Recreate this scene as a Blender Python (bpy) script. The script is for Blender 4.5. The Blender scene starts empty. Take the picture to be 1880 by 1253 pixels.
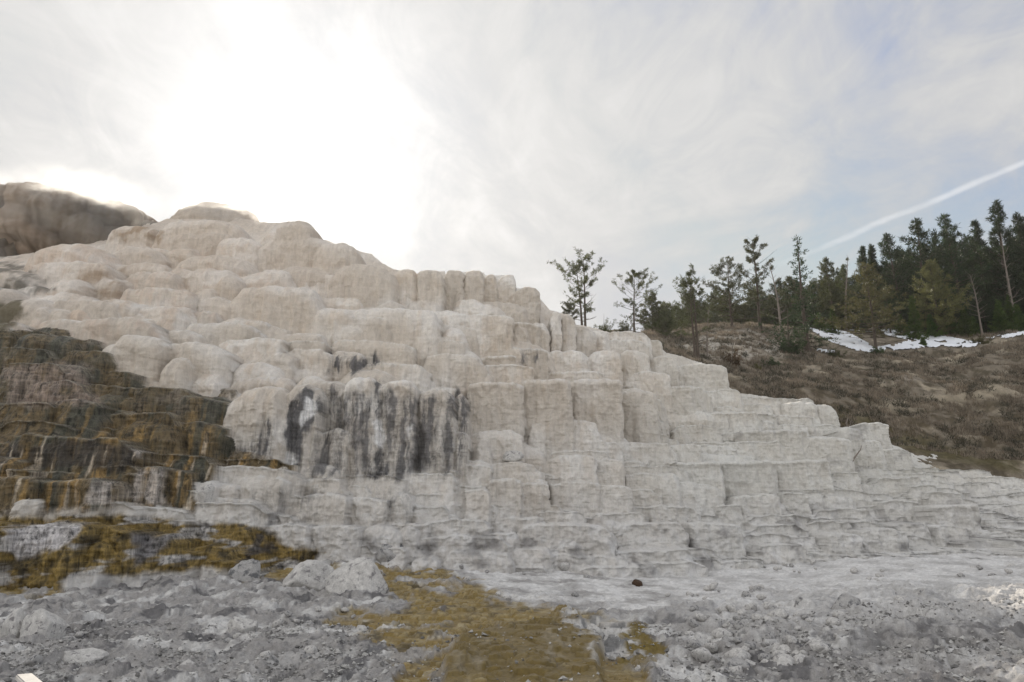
import bpy, math, random
import numpy as np
R = math.radians
rng = np.random.default_rng(7)
random.seed(7)
scene = bpy.context.scene
col = scene.collection

# ------------------------------------------------------------------ camera, sky, sun, exposure
EYE = 2.0
PITCH = R(12.9)
cam_d = bpy.data.cameras.new('camera'); cam = bpy.data.objects.new('camera', cam_d); col.objects.link(cam)
cam_d.lens = 28; cam_d.sensor_width = 36; cam_d.clip_start = 0.1; cam_d.clip_end = 3000
cam.location = (0, 0, EYE); cam.rotation_euler = (R(90) + PITCH, 0, 0)
scene.camera = cam
scene.view_settings.view_transform = 'Standard'; scene.view_settings.look = 'None'
scene.view_settings.exposure = 0.86; scene.view_settings.gamma = 1
F = 1880 * 28 / 36; CX, CY = 940, 626.5
CP, SP = math.cos(PITCH), math.sin(PITCH)
def ray(px, py):
    a = (np.asarray(px, float) - CX) / F; b = (CY - np.asarray(py, float)) / F
    return a, CP - b * SP, SP + b * CP
def W(px, py, Y):
    """world point seen at photo pixel (px,py) lying at distance Y in front of the camera"""
    x, y, z = ray(px, py); k = Y / y
    return x * k, Y + 0 * k, z * k + EYE
def proj(x, y, z):
    z = z - EYE
    f = y * CP + z * SP; u = -y * SP + z * CP
    f = np.maximum(f, 0.1)
    return CX + F * x / f, CY - F * u / f
sx, sy, sz = ray(565, 262)
sn = np.array([float(sx), float(sy), float(sz)]); sn /= np.linalg.norm(sn)
SUN_EL = math.asin(sn[2]); SUN_AZ = math.atan2(sn[0], sn[1])      # clockwise from +Y

SKY_STRENGTH = 0.1
world = bpy.data.worlds.new('World'); scene.world = world; world.use_nodes = True
nt = world.node_tree; nt.nodes.clear()
class G:
    def __init__(s, nt): s.nt = nt
    def n(s, t, **k):
        o = s.nt.nodes.new(t)
        for a, b in k.items(): setattr(o, a, b)
        return o
    def l(s, a, b): s.nt.links.new(a, b)
    def put(s, sock, v):
        if hasattr(v, 'is_output'): s.l(v, sock)
        elif v is not None: sock.default_value = v
    def m(s, op, a, b=None, c=None, clamp=False):
        o = s.n('ShaderNodeMath', operation=op, use_clamp=clamp)
        s.put(o.inputs[0], a); s.put(o.inputs[1], b)
        if c is not None: s.put(o.inputs[2], c)
        return o.outputs[0]
    def vm(s, op, a, b=None):
        o = s.n('ShaderNodeVectorMath', operation=op)
        s.put(o.inputs[0], a); s.put(o.inputs[1], b)
        return o.outputs['Value'] if op in ('DOT_PRODUCT', 'LENGTH') else o.outputs[0]
    def noise(s, vec, scale, detail=5, rough=0.55, dist=0.0):
        o = s.n('ShaderNodeTexNoise'); s.put(o.inputs['Vector'], vec)
        o.inputs['Scale'].default_value = scale; o.inputs['Detail'].default_value = detail
        o.inputs['Roughness'].default_value = rough; o.inputs['Distortion'].default_value = dist
        return o.outputs['Fac']
    def mapping(s, vec, loc=(0, 0, 0), rot=(0, 0, 0), sc=(1, 1, 1)):
        o = s.n('ShaderNodeMapping'); s.put(o.inputs['Vector'], vec)
        o.inputs['Location'].default_value = loc; o.inputs['Rotation'].default_value = rot; o.inputs['Scale'].default_value = sc
        return o.outputs[0]
    def rng(s, v, a, b, c=0.0, d=1.0, smooth=True):
        o = s.n('ShaderNodeMapRange', interpolation_type='SMOOTHSTEP' if smooth else 'LINEAR')
        s.put(o.inputs['Value'], v)
        for i, q in zip(('From Min', 'From Max', 'To Min', 'To Max'), (a, b, c, d)): o.inputs[i].default_value = q
        return o.outputs['Result']
    def mix(s, f, a, b, mode='MIX'):
        o = s.n('ShaderNodeMix', data_type='RGBA', blend_type=mode)
        s.put(o.inputs['Factor'], f); s.put(o.inputs['A'], a); s.put(o.inputs['B'], b)
        for i, v in ((6, a), (7, b)):
            if hasattr(v, 'is_output'): s.l(v, o.inputs[i])
            else: o.inputs[i].default_value = v
        if hasattr(f, 'is_output'): s.l(f, o.inputs[0])
        else: o.inputs[0].default_value = f
        return o.outputs[2]

def build_world():
    g = G(nt)
    out = g.n('ShaderNodeOutputWorld'); bg = g.n('ShaderNodeBackground'); g.l(bg.outputs[0], out.inputs[0])
    bg.inputs['Strength'].default_value = SKY_STRENGTH
    sky = g.n('ShaderNodeTexSky', sky_type='NISHITA'); sky.sun_disc = False
    sky.sun_elevation = SUN_EL; sky.sun_rotation = SUN_AZ; sky.altitude = 2000; sky.dust_density = 1.5
    tc = g.n('ShaderNodeTexCoord'); d = g.vm('NORMALIZE', tc.outputs['Generated'])
    sep = g.n('ShaderNodeSeparateXYZ'); g.l(d, sep.inputs[0])
    zz = g.m('ADD', g.m('MAXIMUM', sep.outputs[2], 0.0), 0.22)
    cmb = g.n('ShaderNodeCombineXYZ')
    g.put(cmb.inputs[0], g.m('DIVIDE', sep.outputs[0], zz)); g.put(cmb.inputs[1], g.m('DIVIDE', sep.outputs[1], zz))
    p = cmb.outputs[0]
    ct = g.vm('DOT_PRODUCT', d, tuple(sn))
    th = g.m('ARCCOSINE', g.m('MINIMUM', ct, 0.99999))
    # thin cirrostratus with long streaks
    n1 = g.noise(g.mapping(p, rot=(0, 0, R(18)), sc=(1.35, .85, 1)), 1.7, 6, 0.6, 1.3)
    n2 = g.noise(g.mapping(p, loc=(3, 1, 0), rot=(0, 0, R(25)), sc=(1.5, .9, 1)), 4.2, 7, 0.64, 1.5)
    n3 = g.noise(g.mapping(p, loc=(7, 2, 0)), 0.9, 3, 0.5, 0.0)
    cov0 = g.m('ADD', g.m('MULTIPLY', n1, 0.6), g.m('ADD', g.m('MULTIPLY', n2, 0.30), g.m('MULTIPLY', n3, 0.45)))
    cov = g.m('SUBTRACT', cov0, g.m('MULTIPLY', sep.outputs[0], 0.14))
    cover = g.rng(cov, 0.42, 0.74, 0.55, 0.99)
    # scattering of the hidden sun in the cloud layer
    g1 = g.m('MULTIPLY', g.m('EXPONENT', g.m('MULTIPLY', g.m('POWER', g.m('DIVIDE', th, 0.15), 2.0), -1.0)), 2.2)
    g2 = g.m('MULTIPLY', g.m('EXPONENT', g.m('MULTIPLY', th, -2.8)), 0.95)
    glow = g.m('ADD', g1, g2)
    wisp = g.rng(cov, 0.44, 0.80, 0.74, 1.18, False)
    lum = g.m('ADD', g.m('MULTIPLY', wisp, g.m('ADD', 3.2, g2)), g.m('MULTIPLY', g1, g.m('POWER', wisp, 1.6)))
    lum = g.m('MULTIPLY', lum, g.rng(sep.outputs[1], -0.35, 0.45, 1.75, 1.0))  # sky behind the camera brightened to add fill light on the terrace
    cc = g.n('ShaderNodeCombineXYZ')
    g.put(cc.inputs[0], g.m('MULTIPLY', lum, 1.0)); g.put(cc.inputs[1], g.m('MULTIPLY', lum, 0.995)); g.put(cc.inputs[2], g.m('MULTIPLY', lum, 0.99))
    # the contrail: a narrow band along a great circle
    A = np.array(ray(1400, 498), float); B = np.array(ray(1880, 300), float)
    nn = np.cross(A, B); nn /= np.linalg.norm(nn)
    mid = B / np.linalg.norm(B)
    dist = g.m('ABSOLUTE', g.m('ADD', g.vm('DOT_PRODUCT', d, tuple(nn)), g.m('MULTIPLY', g.m('SUBTRACT', g.noise(p, 7, 3), 0.5), 0.010)))
    band = g.rng(dist, 0.0004, 0.0050, 1.0, 0.0)
    along = g.rng(g.vm('DOT_PRODUCT', d, tuple(mid)), 0.955, 0.998, 0.0, 1.0)
    band = g.m('MULTIPLY', g.m('MULTIPLY', band, along), g.rng(g.noise(p, 16, 4), 0.3, 0.62, 0.5, 1.0))
    blue = g.vm('MINIMUM', g.vm('MULTIPLY', sky.outputs[0], (0.95, 0.98, 1.08)), (3.7, 3.95, 4.5))
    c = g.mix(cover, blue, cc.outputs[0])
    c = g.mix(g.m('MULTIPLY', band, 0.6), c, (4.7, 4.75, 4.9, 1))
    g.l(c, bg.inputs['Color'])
build_world()

sd = bpy.data.lights.new('sun', 'SUN'); sun = bpy.data.objects.new('sun', sd); col.objects.link(sun)
sd.energy = 3.4; sd.angle = R(1.5); sd.color = (1.0, 0.90, 0.76)
from mathutils import Vector, Matrix
sun.rotation_euler = Vector(tuple(-sn)).to_track_quat('-Z', 'Y').to_euler()
sun.location = (0, 0, 60)

# ------------------------------------------------------------------ helpers
def tag(o, label=None, cat=None, group=None, kind=None):
    if label: o['label'] = label
    if cat: o['category'] = cat
    if group: o['group'] = group
    if kind: o['kind'] = kind
    return o
def empty(name, loc, rz=0.0):
    o = bpy.data.objects.new(name, None); o.empty_display_size = 0.3; col.objects.link(o)
    o.location = loc; o.rotation_euler = (0, 0, rz); return o
def mesh_np(name, V, Fc, mat, parent=None, colr=None, smooth=True):
    """V (n,3), Fc (m,k) constant k"""
    me = bpy.data.meshes.new(name); V = np.asarray(V, np.float32); Fc = np.asarray(Fc, np.int32)
    m, k = Fc.shape
    me.vertices.add(len(V)); me.vertices.foreach_set('co', V.ravel())
    me.loops.add(m * k); me.loops.foreach_set('vertex_index', Fc.ravel())
    me.polygons.add(m); me.polygons.foreach_set('loop_start', np.arange(0, m * k, k, dtype=np.int32))
    me.polygons.foreach_set('loop_total', np.full(m, k, np.int32))
    me.polygons.foreach_set('use_smooth', np.full(m, smooth))
    me.update(calc_edges=True)
    if colr is not None:
        at = me.color_attributes.new('Col', 'FLOAT_COLOR', 'POINT')
        c4 = np.zeros((len(V), 4), np.float32); c4[:, :np.asarray(colr).shape[1]] = colr; at.data.foreach_set('color', c4.ravel())
    me.materials.append(mat)
    o = bpy.data.objects.new(name, me); col.objects.link(o)
    if parent: o.parent = parent
    return o
def grid_faces(nr, nc, keep=None):
    i = np.arange(nr * nc).reshape(nr, nc)
    f = np.stack([i[:-1, :-1], i[:-1, 1:], i[1:, 1:], i[1:, :-1]], -1)
    if keep is not None: return f[keep]
    return f.reshape(-1, 4)
def compact(V, Fc, C=None):
    u, inv = np.unique(Fc.ravel(), return_inverse=True)
    return V[u], inv.reshape(Fc.shape), (C[u] if C is not None else None)

_ang = rng.random((256, 256)) * 2 * np.pi
_gx, _gy = np.cos(_ang), np.sin(_ang)
_j1, _j2, _j3 = rng.random((256, 256)), rng.random((256, 256)), rng.random((256, 256))
def pn(x, y, seed=0):
    x = x + seed * 17.31; y = y + seed * 9.77
    xf = np.floor(x); yf = np.floor(y); xi = xf.astype(np.int64) & 255; yi = yf.astype(np.int64) & 255
    fx = x - xf; fy = y - yf
    u = fx * fx * fx * (fx * (fx * 6 - 15) + 10); v = fy * fy * fy * (fy * (fy * 6 - 15) + 10)
    x1 = (xi + 1) & 255; y1 = (yi + 1) & 255
    a = _gx[xi, yi] * fx + _gy[xi, yi] * fy; b = _gx[x1, yi] * (fx - 1) + _gy[x1, yi] * fy
    c = _gx[xi, y1] * fx + _gy[xi, y1] * (fy - 1); d = _gx[x1, y1] * (fx - 1) + _gy[x1, y1] * (fy - 1)
    return 1.5 * ((a + (b - a) * u) * (1 - v) + (c + (d - c) * u) * v)
def fbm(x, y, oct=4, seed=0, gain=0.5, ridged=False):
    s = 0; a = 1; t = 0
    for k in range(oct):
        n = pn(x * 2.03 ** k, y * 2.03 ** k, seed + k * 3)
        if ridged: n = 1 - 2 * np.abs(n)
        s = s + a * n; t += a; a *= gain
    return s / t
def worley(x, y, seed=0):
    x = x + seed * 13.7; y = y + seed * 7.3
    xf = np.floor(x); yf = np.floor(y); f1 = np.full(x.shape, 9.); f2 = f1.copy(); idv = np.zeros(x.shape)
    for i in (-1, 0, 1):
        for j in (-1, 0, 1):
            cx = xf + i; cy = yf + j; ci = cx.astype(np.int64) & 255; cj = cy.astype(np.int64) & 255
            d = np.hypot(cx + 0.15 + 0.7 * _j1[ci, cj] - x, cy + 0.15 + 0.7 * _j2[ci, cj] - y)
            m = d < f1
            f2 = np.where(m, f1, np.minimum(f2, d)); idv = np.where(m, _j3[ci, cj], idv); f1 = np.where(m, d, f1)
    return f1, f2, idv
def ss(a, b, v):
    t = np.clip((v - a) / (b - a), 0, 1); return t * t * (3 - 2 * t)
def lerp3(c, col_, m):
    return c + (np.asarray(col_) - c) * m[..., None]
def rbf(P, v, smooth=0.0):
    P = np.asarray(P, float); v = np.asarray(v, float); n = len(P); sc = np.abs(P).max(); P = P / sc
    def k(r2): return 0.5 * r2 * np.log(r2 + 1e-12)
    d2 = ((P[:, None] - P[None]) ** 2).sum(-1)
    A = np.zeros((n + 3, n + 3)); A[:n, :n] = k(d2) + smooth * np.eye(n); A[:n, n] = 1; A[:n, n + 1:] = P; A[n, :n] = 1; A[n + 1:, :n] = P.T
    w = np.linalg.solve(A, np.r_[v, 0, 0, 0])
    def f(x, y):
        x = np.asarray(x, float) / sc; y = np.asarray(y, float) / sc
        s = w[n] + w[n + 1] * x + w[n + 2] * y
        for i in range(n): s = s + w[i] * k((x - P[i, 0]) ** 2 + (y - P[i, 1]) ** 2)
        return s
    return f
def coarse(f, x, y, nx=160, ny=160):
    """evaluate f on a coarse grid and interpolate bilinearly"""
    gx = np.linspace(x.min(), x.max(), nx); gy = np.linspace(y.min(), y.max(), ny)
    g = f(*np.meshgrid(gx, gy, indexing='ij'))
    u = (x - gx[0]) / (gx[1] - gx[0]); v = (y - gy[0]) / (gy[1] - gy[0])
    i = np.clip(u.astype(int), 0, nx - 2); j = np.clip(v.astype(int), 0, ny - 2); u = u - i; v = v - j
    return (g[i, j] * (1 - u) + g[i + 1, j] * u) * (1 - v) + (g[i, j + 1] * (1 - u) + g[i + 1, j + 1] * u) * v
def poly(px, py, pts, soft=10):
    """soft inside mask of a polygon"""
    pts = np.asarray(pts, float); n = len(pts)
    x0, y0 = pts.min(0) - soft * 2; x1, y1 = pts.max(0) + soft * 2
    out = np.zeros(px.shape); sel = (px > x0) & (px < x1) & (py > y0) & (py < y1)
    x = px[sel]; y = py[sel]; ins = np.zeros(x.shape, bool); d = np.full(x.shape, 1e9)
    for i in range(n):
        ax, ay = pts[i]; bx, by = pts[(i + 1) % n]
        c = ((ay > y) != (by > y))
        ins ^= c & (x < (bx - ax) * (y - ay) / ((by - ay) if by != ay else 1e-9) + ax)
        ex, ey = bx - ax, by - ay; t = np.clip(((x - ax) * ex + (y - ay) * ey) / (ex * ex + ey * ey + 1e-9), 0, 1)
        d = np.minimum(d, np.hypot(x - ax - t * ex, y - ay - t * ey))
    out[sel] = ss(-soft, soft, np.where(ins, d, -d)); return out

# ------------------------------------------------------------------ materials
def new_mat(name):
    m = bpy.data.materials.new(name); m.use_nodes = True; m.node_tree.nodes.clear(); g = G(m.node_tree)
    out = g.n('ShaderNodeOutputMaterial'); b = g.n('ShaderNodeBsdfPrincipled'); g.l(b.outputs[0], out.inputs[0])
    return m, g, b, out
def mat_rock(name, base=None, bump=0.02, scale=6.0, rough=0.88, var=0.16, grime=None, spec=0.25, runs=0.0):
    m, g, b, out = new_mat(name)
    tc = g.n('ShaderNodeTexCoord'); P = tc.outputs['Object']
    if base is None:
        at = g.n('ShaderNodeVertexColor'); at.layer_name = 'Col'; c = at.outputs[0]
    else: c = (*base, 1)
    n1 = g.noise(P, scale, 8, 0.65); n2 = g.noise(P, scale * 6, 5, 0.7)
    k = g.m('ADD', g.rng(n1, 0.3, 0.7, 1 - var, 1 + var * 0.7, False), g.rng(n2, 0.3, 0.7, -var * .8, var * .8, False))
    if runs:
        n3_ = g.noise(g.mapping(P, sc=(1, 1, .09)), 9.0, 5, 0.65, 0.3); n4_ = g.noise(g.mapping(P, sc=(.25, .25, 1.6)), 9.0, 5, 0.65, 0.3)
        n5_ = g.noise(g.mapping(P, sc=(1, 1, .12)), 22.0, 4, 0.6, 0.2)
        amp = g.m('MULTIPLY_ADD', at.outputs['Alpha'], .62, runs)
        w_ = g.m('ADD', g.m('ADD', g.rng(n3_, .32, .68, -1, 1, False), g.rng(n4_, .32, .68, -.5, .5, False)), g.rng(n5_, .32, .68, -.5, .5, False))
        w_ = g.m('SUBTRACT', w_, g.m('MULTIPLY', g.rng(n3_, .60, .72), 1.3))
        k = g.m('MAXIMUM', g.m('ADD', k, g.m('MULTIPLY', w_, amp)), .18)
    cc = g.n('ShaderNodeCombineXYZ')
    for i in range(3): g.put(cc.inputs[i], k)
    c = g.mix(1.0, c, cc.outputs[0], 'MULTIPLY')
    if grime:
        gm = g.rng(g.noise(P, grime[0], 7, 0.68, 0.4), grime[1], grime[2])
        c = g.mix(gm, c, (*grime[3], 1))
    g.l(c, b.inputs['Base Color']); b.inputs['Roughness'].default_value = rough
    b.inputs['Specular IOR Level'].default_value = spec
    if base is None: g.put(b.inputs['Roughness'], g.m('MULTIPLY_ADD', at.outputs['Alpha'], -.4, rough)); g.put(b.inputs['Specular IOR Level'], g.m('MULTIPLY_ADD', at.outputs['Alpha'], .08, spec))
    bp = g.n('ShaderNodeBump'); bp.inputs['Distance'].default_value = bump; bp.inputs['Strength'].default_value = 0.8
    h = g.m('ADD', n1, g.m('MULTIPLY', n2, 0.35))
    if runs: h = g.m('ADD', h, g.m('ADD', g.m('MULTIPLY', n3_, .5), g.m('MULTIPLY', n4_, .5))); g.l(h, bp.inputs['Height']); g.l(bp.outputs[0], b.inputs['Normal'])
    return m
M = {}
M['trav'] = mat_rock('travertine', bump=0.09, scale=3.5, var=0.09, runs=0.085)
M['ground'] = mat_rock('travertine_ground', bump=0.05, scale=9, var=0.26)
M['hill'] = mat_rock('dry_grass_soil', bump=0.10, scale=3.0, var=0.3, rough=0.95, spec=0.1)
M['mound'] = mat_rock('mound_travertine', bump=0.06, scale=3.0, var=0.15)
M['rock'] = mat_rock('grey_travertine_rock', (0.36, 0.35, 0.34), bump=0.12, scale=3.5, var=0.25, grime=(2.6, 0.50, 0.62, (0.13, 0.13, 0.135)))
M['white_rock'] = mat_rock('white_travertine_rock', (0.50, 0.485, 0.465), bump=0.12, scale=4, var=0.3, grime=(3.0, 0.54, 0.62, (0.22, 0.21, 0.21)))
M['brown_rock'] = mat_rock('brown_rock', (0.06, 0.036, 0.022), bump=0.02, scale=9, var=0.3)
M['snow'] = mat_rock('snow', (0.80, 0.82, 0.86), bump=0.05, scale=2.5, var=0.05, rough=0.6)
def mat_leaf(name, c1, c2, trans=0.35):
    m, g, b, out = new_mat(name)
    gi = g.n('ShaderNodeNewGeometry'); oi = g.n('ShaderNodeObjectInfo')
    tc = g.n('ShaderNodeTexCoord')
    f = g.m('ADD', g.m('MULTIPLY', gi.outputs['Random Per Island'], 0.5), g.m('MULTIPLY', g.rng(g.noise(tc.outputs['Object'], 0.8, 3), 0.35, 0.65), 0.5))
    c = g.mix(f, (*c1, 1), (*c2, 1))
    hs = g.n('ShaderNodeHueSaturation'); g.l(c, hs.inputs['Color']); g.put(hs.inputs['Value'], g.rng(oi.outputs['Random'], 0, 1, 0.75, 1.25, False)); g.put(hs.inputs['Hue'], g.rng(oi.outputs['Random'], 0, 1, 0.485, 0.51, False))
    g.l(hs.outputs[0], b.inputs['Base Color']); b.inputs['Roughness'].default_value = 0.6; b.inputs['Specular IOR Level'].default_value = 0.3
    t = g.n('ShaderNodeBsdfTranslucent'); g.l(hs.outputs[0], t.inputs['Color'])
    ms = g.n('ShaderNodeMixShader'); ms.inputs[0].default_value = trans
    g.l(b.outputs[0], ms.inputs[1]); g.l(t.outputs[0], ms.inputs[2]); g.l(ms.outputs[0], out.inputs[0])
    return m
M['needle'] = mat_leaf('pine_needles', (0.038, 0.050, 0.020), (0.105, 0.112, 0.042))
M['fir'] = mat_leaf('fir_needles', (0.012, 0.027, 0.012), (0.042, 0.066, 0.022))
M['olive'] = mat_leaf('olive_needles', (0.075, 0.080, 0.030), (0.165, 0.155, 0.058))
M['young'] = mat_leaf('young_needles', (0.035, 0.075, 0.015), (0.10, 0.15, 0.03))
M['juniper'] = mat_leaf('juniper_scale', (0.016, 0.035, 0.014), (0.05, 0.075, 0.025))
M['rust'] = mat_leaf('rusty_foliage', (0.06, 0.035, 0.018), (0.11, 0.07, 0.03))
M['grass'] = mat_leaf('dry_grass', (0.17, 0.14, 0.10), (0.40, 0.34, 0.255), 0.3)
def mat_grit():
    m, g, b, out = new_mat('grit'); gi = g.n('ShaderNodeNewGeometry')
    f = gi.outputs['Random Per Island']
    c = g.mix(g.rng(f, .12, .9), (.15, .145, .14, 1), (.46, .45, .43, 1)); g.l(c, b.inputs['Base Color']); b.inputs['Roughness'].default_value = .9
    return m
M['grit'] = mat_grit()
M['sage'] = mat_leaf('sage', (0.05, 0.048, 0.032), (0.11, 0.10, 0.07), .2)
M['bark'] = mat_rock('bark', (0.085, 0.066, 0.052), bump=0.02, scale=8, var=0.35)
M['dead'] = mat_rock('dead_wood', (0.20, 0.17, 0.145), bump=0.01, scale=10, var=0.3)
M['rail'] = mat_rock('weathered_rail', (0.45, 0.44, 0.42), bump=0.004, scale=14, var=0.15)

# ------------------------------------------------------------------ the terrace: depth layout
DC = [(-150,1120,14.5),(0,1090,16),(0,1030,16.8),(0,960,17.8),(0,870,19),(0,800,20.2),(0,740,21.5),(0,610,24.5),(0,540,28),(0,460,33),(0,390,38),
      (300,1080,17.5),(300,1000,18.8),(300,930,20),(300,850,21.2),(300,730,23.6),(300,600,27),(300,500,32),(300,395,37.5),
      (600,1030,20.6),(600,960,22),(600,885,23.4),(600,700,26.5),(600,600,29.4),(600,500,33.4),(600,430,36.8),
      (900,1040,21.8),(900,950,24.2),(900,860,26),(900,700,29.2),(900,600,32.4),(900,500,36),
      (1250,1040,23.5),(1250,950,27),(1250,860,29.8),(1250,770,33.2),(1250,700,36),(1250,630,39),
      (1550,1010,26),(1550,900,31),(1550,800,36),(1550,730,40),
      (1880,1010,25),(1880,930,31),(1880,855,38),(2050,1000,25),(2050,880,38)]
Dfun = rbf([(a, b) for a, b, _ in DC], [c for *_, c in DC], 1e-4)
SIL = [(-400,455),(-200,468),(0,466),(45,463),(50,456),(120,442),(200,431),(215,419),(265,409),(275,398),(300,395),(334,397),(380,393),(430,391),(470,399),(504,401),(520,398),(555,403),(571,412),(575,430),(600,438),(640,450),(680,462),(700,478),(720,490),(765,497),
       (770,492),(815,493),(818,502),(823,494),(888,494),(890,500),(943,499),(947,512),(949,524),(985,536),(990,542),(991,560),(1010,565),(1030,572),(1047,574),(1053,592),(1085,598),(1112,606),(1120,608),(1185,613),(1196,624),(1210,627),(1225,645),(1255,650),(1300,664),(1325,672),(1336,700),(1346,706),(1358,716),
       (1395,718),(1440,722),(1490,728),(1510,740),(1530,762),(1625,780),(1632,795),(1645,800),(1690,815),(1725,832),(1745,825),(1800,835),(1830,850),(1880,862),(1940,868),(2100,880)]
silx, sily = np.array(SIL, float).T
def sil(px): return np.interp(px, silx, sily)
# (x0, x1, top, bottom, roundness 0..1)
HB = [(195,297,411,449,.7),(40,205,440,522,1),(200,300,448,505,.8),(300,372,450,492,.8),(230,290,483,512,.7),(279,445,490,532,.7),(401,445,497,560,.9),(160,226,514,548,.5),(204,356,528,578,.4),(347,406,524,574,.8),
 (30,202,540,580,.7),(176,254,543,592,.6),(44,106,566,592,.8),(240,346,565,594,.5),(350,406,572,596,.6),(406,602,524,598,.6),(440,545,494,532,.7),(455,640,430,500,.9),(268,460,398,470,.8),(505,578,400,500,.8),
 (575,660,440,520,.8),(600,730,478,566,.9),(56,300,585,640,.4),(210,302,610,692,.6),(0,62,598,618,.4),(330,490,594,628,.5),(425,500,590,614,.5),(268,424,627,705,.5),(300,350,650,728,.8),(420,522,621,668,.3),(520,602,628,668,.3),
 (510,812,568,605,.4),(629,810,563,632,.5),(598,730,582,634,.4),(768,815,492,575,.6),(818,852,494,556,.5),(850,890,493,556,.6),(889,914,499,560,.7),(913,948,499,566,.7),(944,991,526,600,.5),(719,769,492,566,.6),(831,890,552,580,.5),
 (808,942,576,640,.4),(808,860,596,648,.9),(937,975,590,648,.8),(972,1010,585,650,.8),(889,964,638,668,.5),(685,762,628,668,.5),(777,856,627,655,.4),(757,898,651,702,.4),(900,973,660,694,.9),(991,1079,643,698,.4),(651,792,668,702,.3),
 (1010,1030,568,650,.6),(1028,1056,576,645,.6),(1020,1094,597,642,.5),(1053,1120,606,640,.4),(1063,1194,611,632,.2),(1128,1214,625,648,.3),(1083,1140,640,702,.5),(1138,1190,640,706,.5),(1189,1242,652,706,.5),
 (961,1050,693,815,.3),(1045,1142,695,818,.3),(859,962,702,790,.3),(859,962,787,845,.5),(870,905,800,850,.8),(971,1003,773,815,.4),(1100,1141,740,812,.5),(1138,1208,712,812,.6),(1160,1206,735,812,.6),(991,1145,811,842,.2),(1141,1242,811,850,.3),(1002,1096,836,884,.4),(1094,1145,842,890,.4),(886,1002,850,884,.3),
 (1232,1334,668,724,.4),(1280,1334,684,724,.5),(1274,1362,717,745,.2),(1325,1494,731,750,.15),(1300,1420,744,768,.2),(1410,1494,742,770,.3),(1434,1500,735,788,.4),(1490,1535,742,800,.6),(1308,1400,762,788,.4),(1395,1505,762,790,.3),(1427,1482,778,804,.3),(1475,1530,777,806,.5),
 (1359,1480,791,850,.15),(1284,1350,817,852,.4),(1218,1286,815,852,.3),(1465,1560,800,868,.35),(1577,1628,779,814,.15),(1535,1580,784,850,.4),(1580,1616,807,852,.3),(1614,1664,826,850,.3),
 (1240,1325,848,910,.1),(1320,1425,846,912,.12),(1420,1521,846,900,.12),(1519,1576,865,890,.1),(1240,1317,907,936,.15),(1335,1440,909,950,.3),(1317,1360,925,950,.2),(1435,1480,905,935,.2),(1362,1487,948,970,.1),(1480,1600,935,962,.1),(1260,1361,957,1004,.3),(1361,1480,966,985,.1),(1475,1620,958,980,.1),
 (1600,1702,877,902,.1),(1662,1718,892,914,.1),(1700,1760,905,930,.1),(1703,1793,926,976,.15),(1620,1680,920,948,.2),(1512,1582,980,1022,.3),(1580,1664,972,1014,.3),(1640,1700,960,990,.3),(1715,1770,965,990,.3),
 (0,132,669,706,.3),(112,215,647,686,.4),(0,105,640,672,.3),(0,30,610,645,.4),(20,120,612,632,.2),(112,192,625,655,.4),(192,266,683,718,.3),(34,164,669,708,.5),(51,172,704,745,.4),(163,356,708,758,.3),(293,414,727,800,.35),(320,416,775,840,.4),(184,332,756,812,.2),(0,104,742,778,.2),(98,142,749,782,.3),(140,178,757,783,.6),
 (0,144,776,802,.2),(143,212,781,808,.2),(204,253,797,816,.5),(255,314,809,840,.6),(0,256,799,862,.25),(238,400,838,862,.15),(370,545,845,862,.1),(119,262,858,880,.1),(259,302,858,930,.2),(0,70,873,950,.3),(68,210,880,954,.25),(204,262,872,930,.2),(293,358,865,926,.3),(344,553,858,895,.2),(344,400,880,926,.8),(395,440,890,926,.6),(432,534,875,926,.5),
 (534,642,878,925,.3),(540,640,905,966,.4),(116,250,926,954,.15),(245,496,926,954,.12),(406,510,943,968,.12),(20,155,962,1032,.5),(150,248,973,1034,.3),(-60,25,965,1034,.3),(300,346,955,978,.2),(246,330,980,1010,.4),
 (412,540,704,850,.9),(400,470,740,800,.9),(520,590,700,870,.8),(560,640,696,800,.6),(584,642,786,882,.4),(641,674,784,882,.5),(636,700,692,880,.5),(699,764,697,878,.4),(760,836,712,875,.6),(826,863,722,805,.8),(674,704,790,880,.5),(812,862,790,872,.5),
 (400,548,857,884,.15),(526,748,874,892,.12),(552,614,889,920,.4),(612,690,893,918,.3),(610,714,913,965,.3),(713,758,904,962,.5),(756,827,907,930,.2),(756,824,929,954,.2),(814,902,853,902,.2),(820,900,895,925,.2),(740,820,870,905,.2),
 (939,1129,962,1024,.25),(764,900,957,990,.2),(754,944,986,1022,.25),(853,900,900,944,.3),(896,957,880,944,.25),(977,1078,941,964,.15),(1074,1190,941,964,.15),(1190,1241,930,964,.2),(1127,1262,962,1000,.2),(1145,1212,868,905,.3),(957,1010,884,940,.3),(1010,1100,884,925,.3),(1098,1160,890,940,.3),(1205,1245,868,920,.4),
 (1120,1270,1012,1040,.15),(1110,1300,1035,1062,.2),(560,660,965,1015,.3),(660,735,965,1024,.6),(735,770,965,1010,.4),(500,570,960,1000,.3),(1380,1480,1000,1022,.2)]
RX0, RX1, RZ0, RZ1, DR = -27.0, 29.0, -1.0, 18.2, 0.032
SAMPLEP = [(a, b, c) for a, b, c in DC]
sX, sY, sZ = W(np.array([p[0] for p in DC]), np.array([p[1] for p in DC]), np.array([p[2] for p in DC]))
Yfun = rbf(np.c_[sX, sZ], sY, 2e-4)

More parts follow.
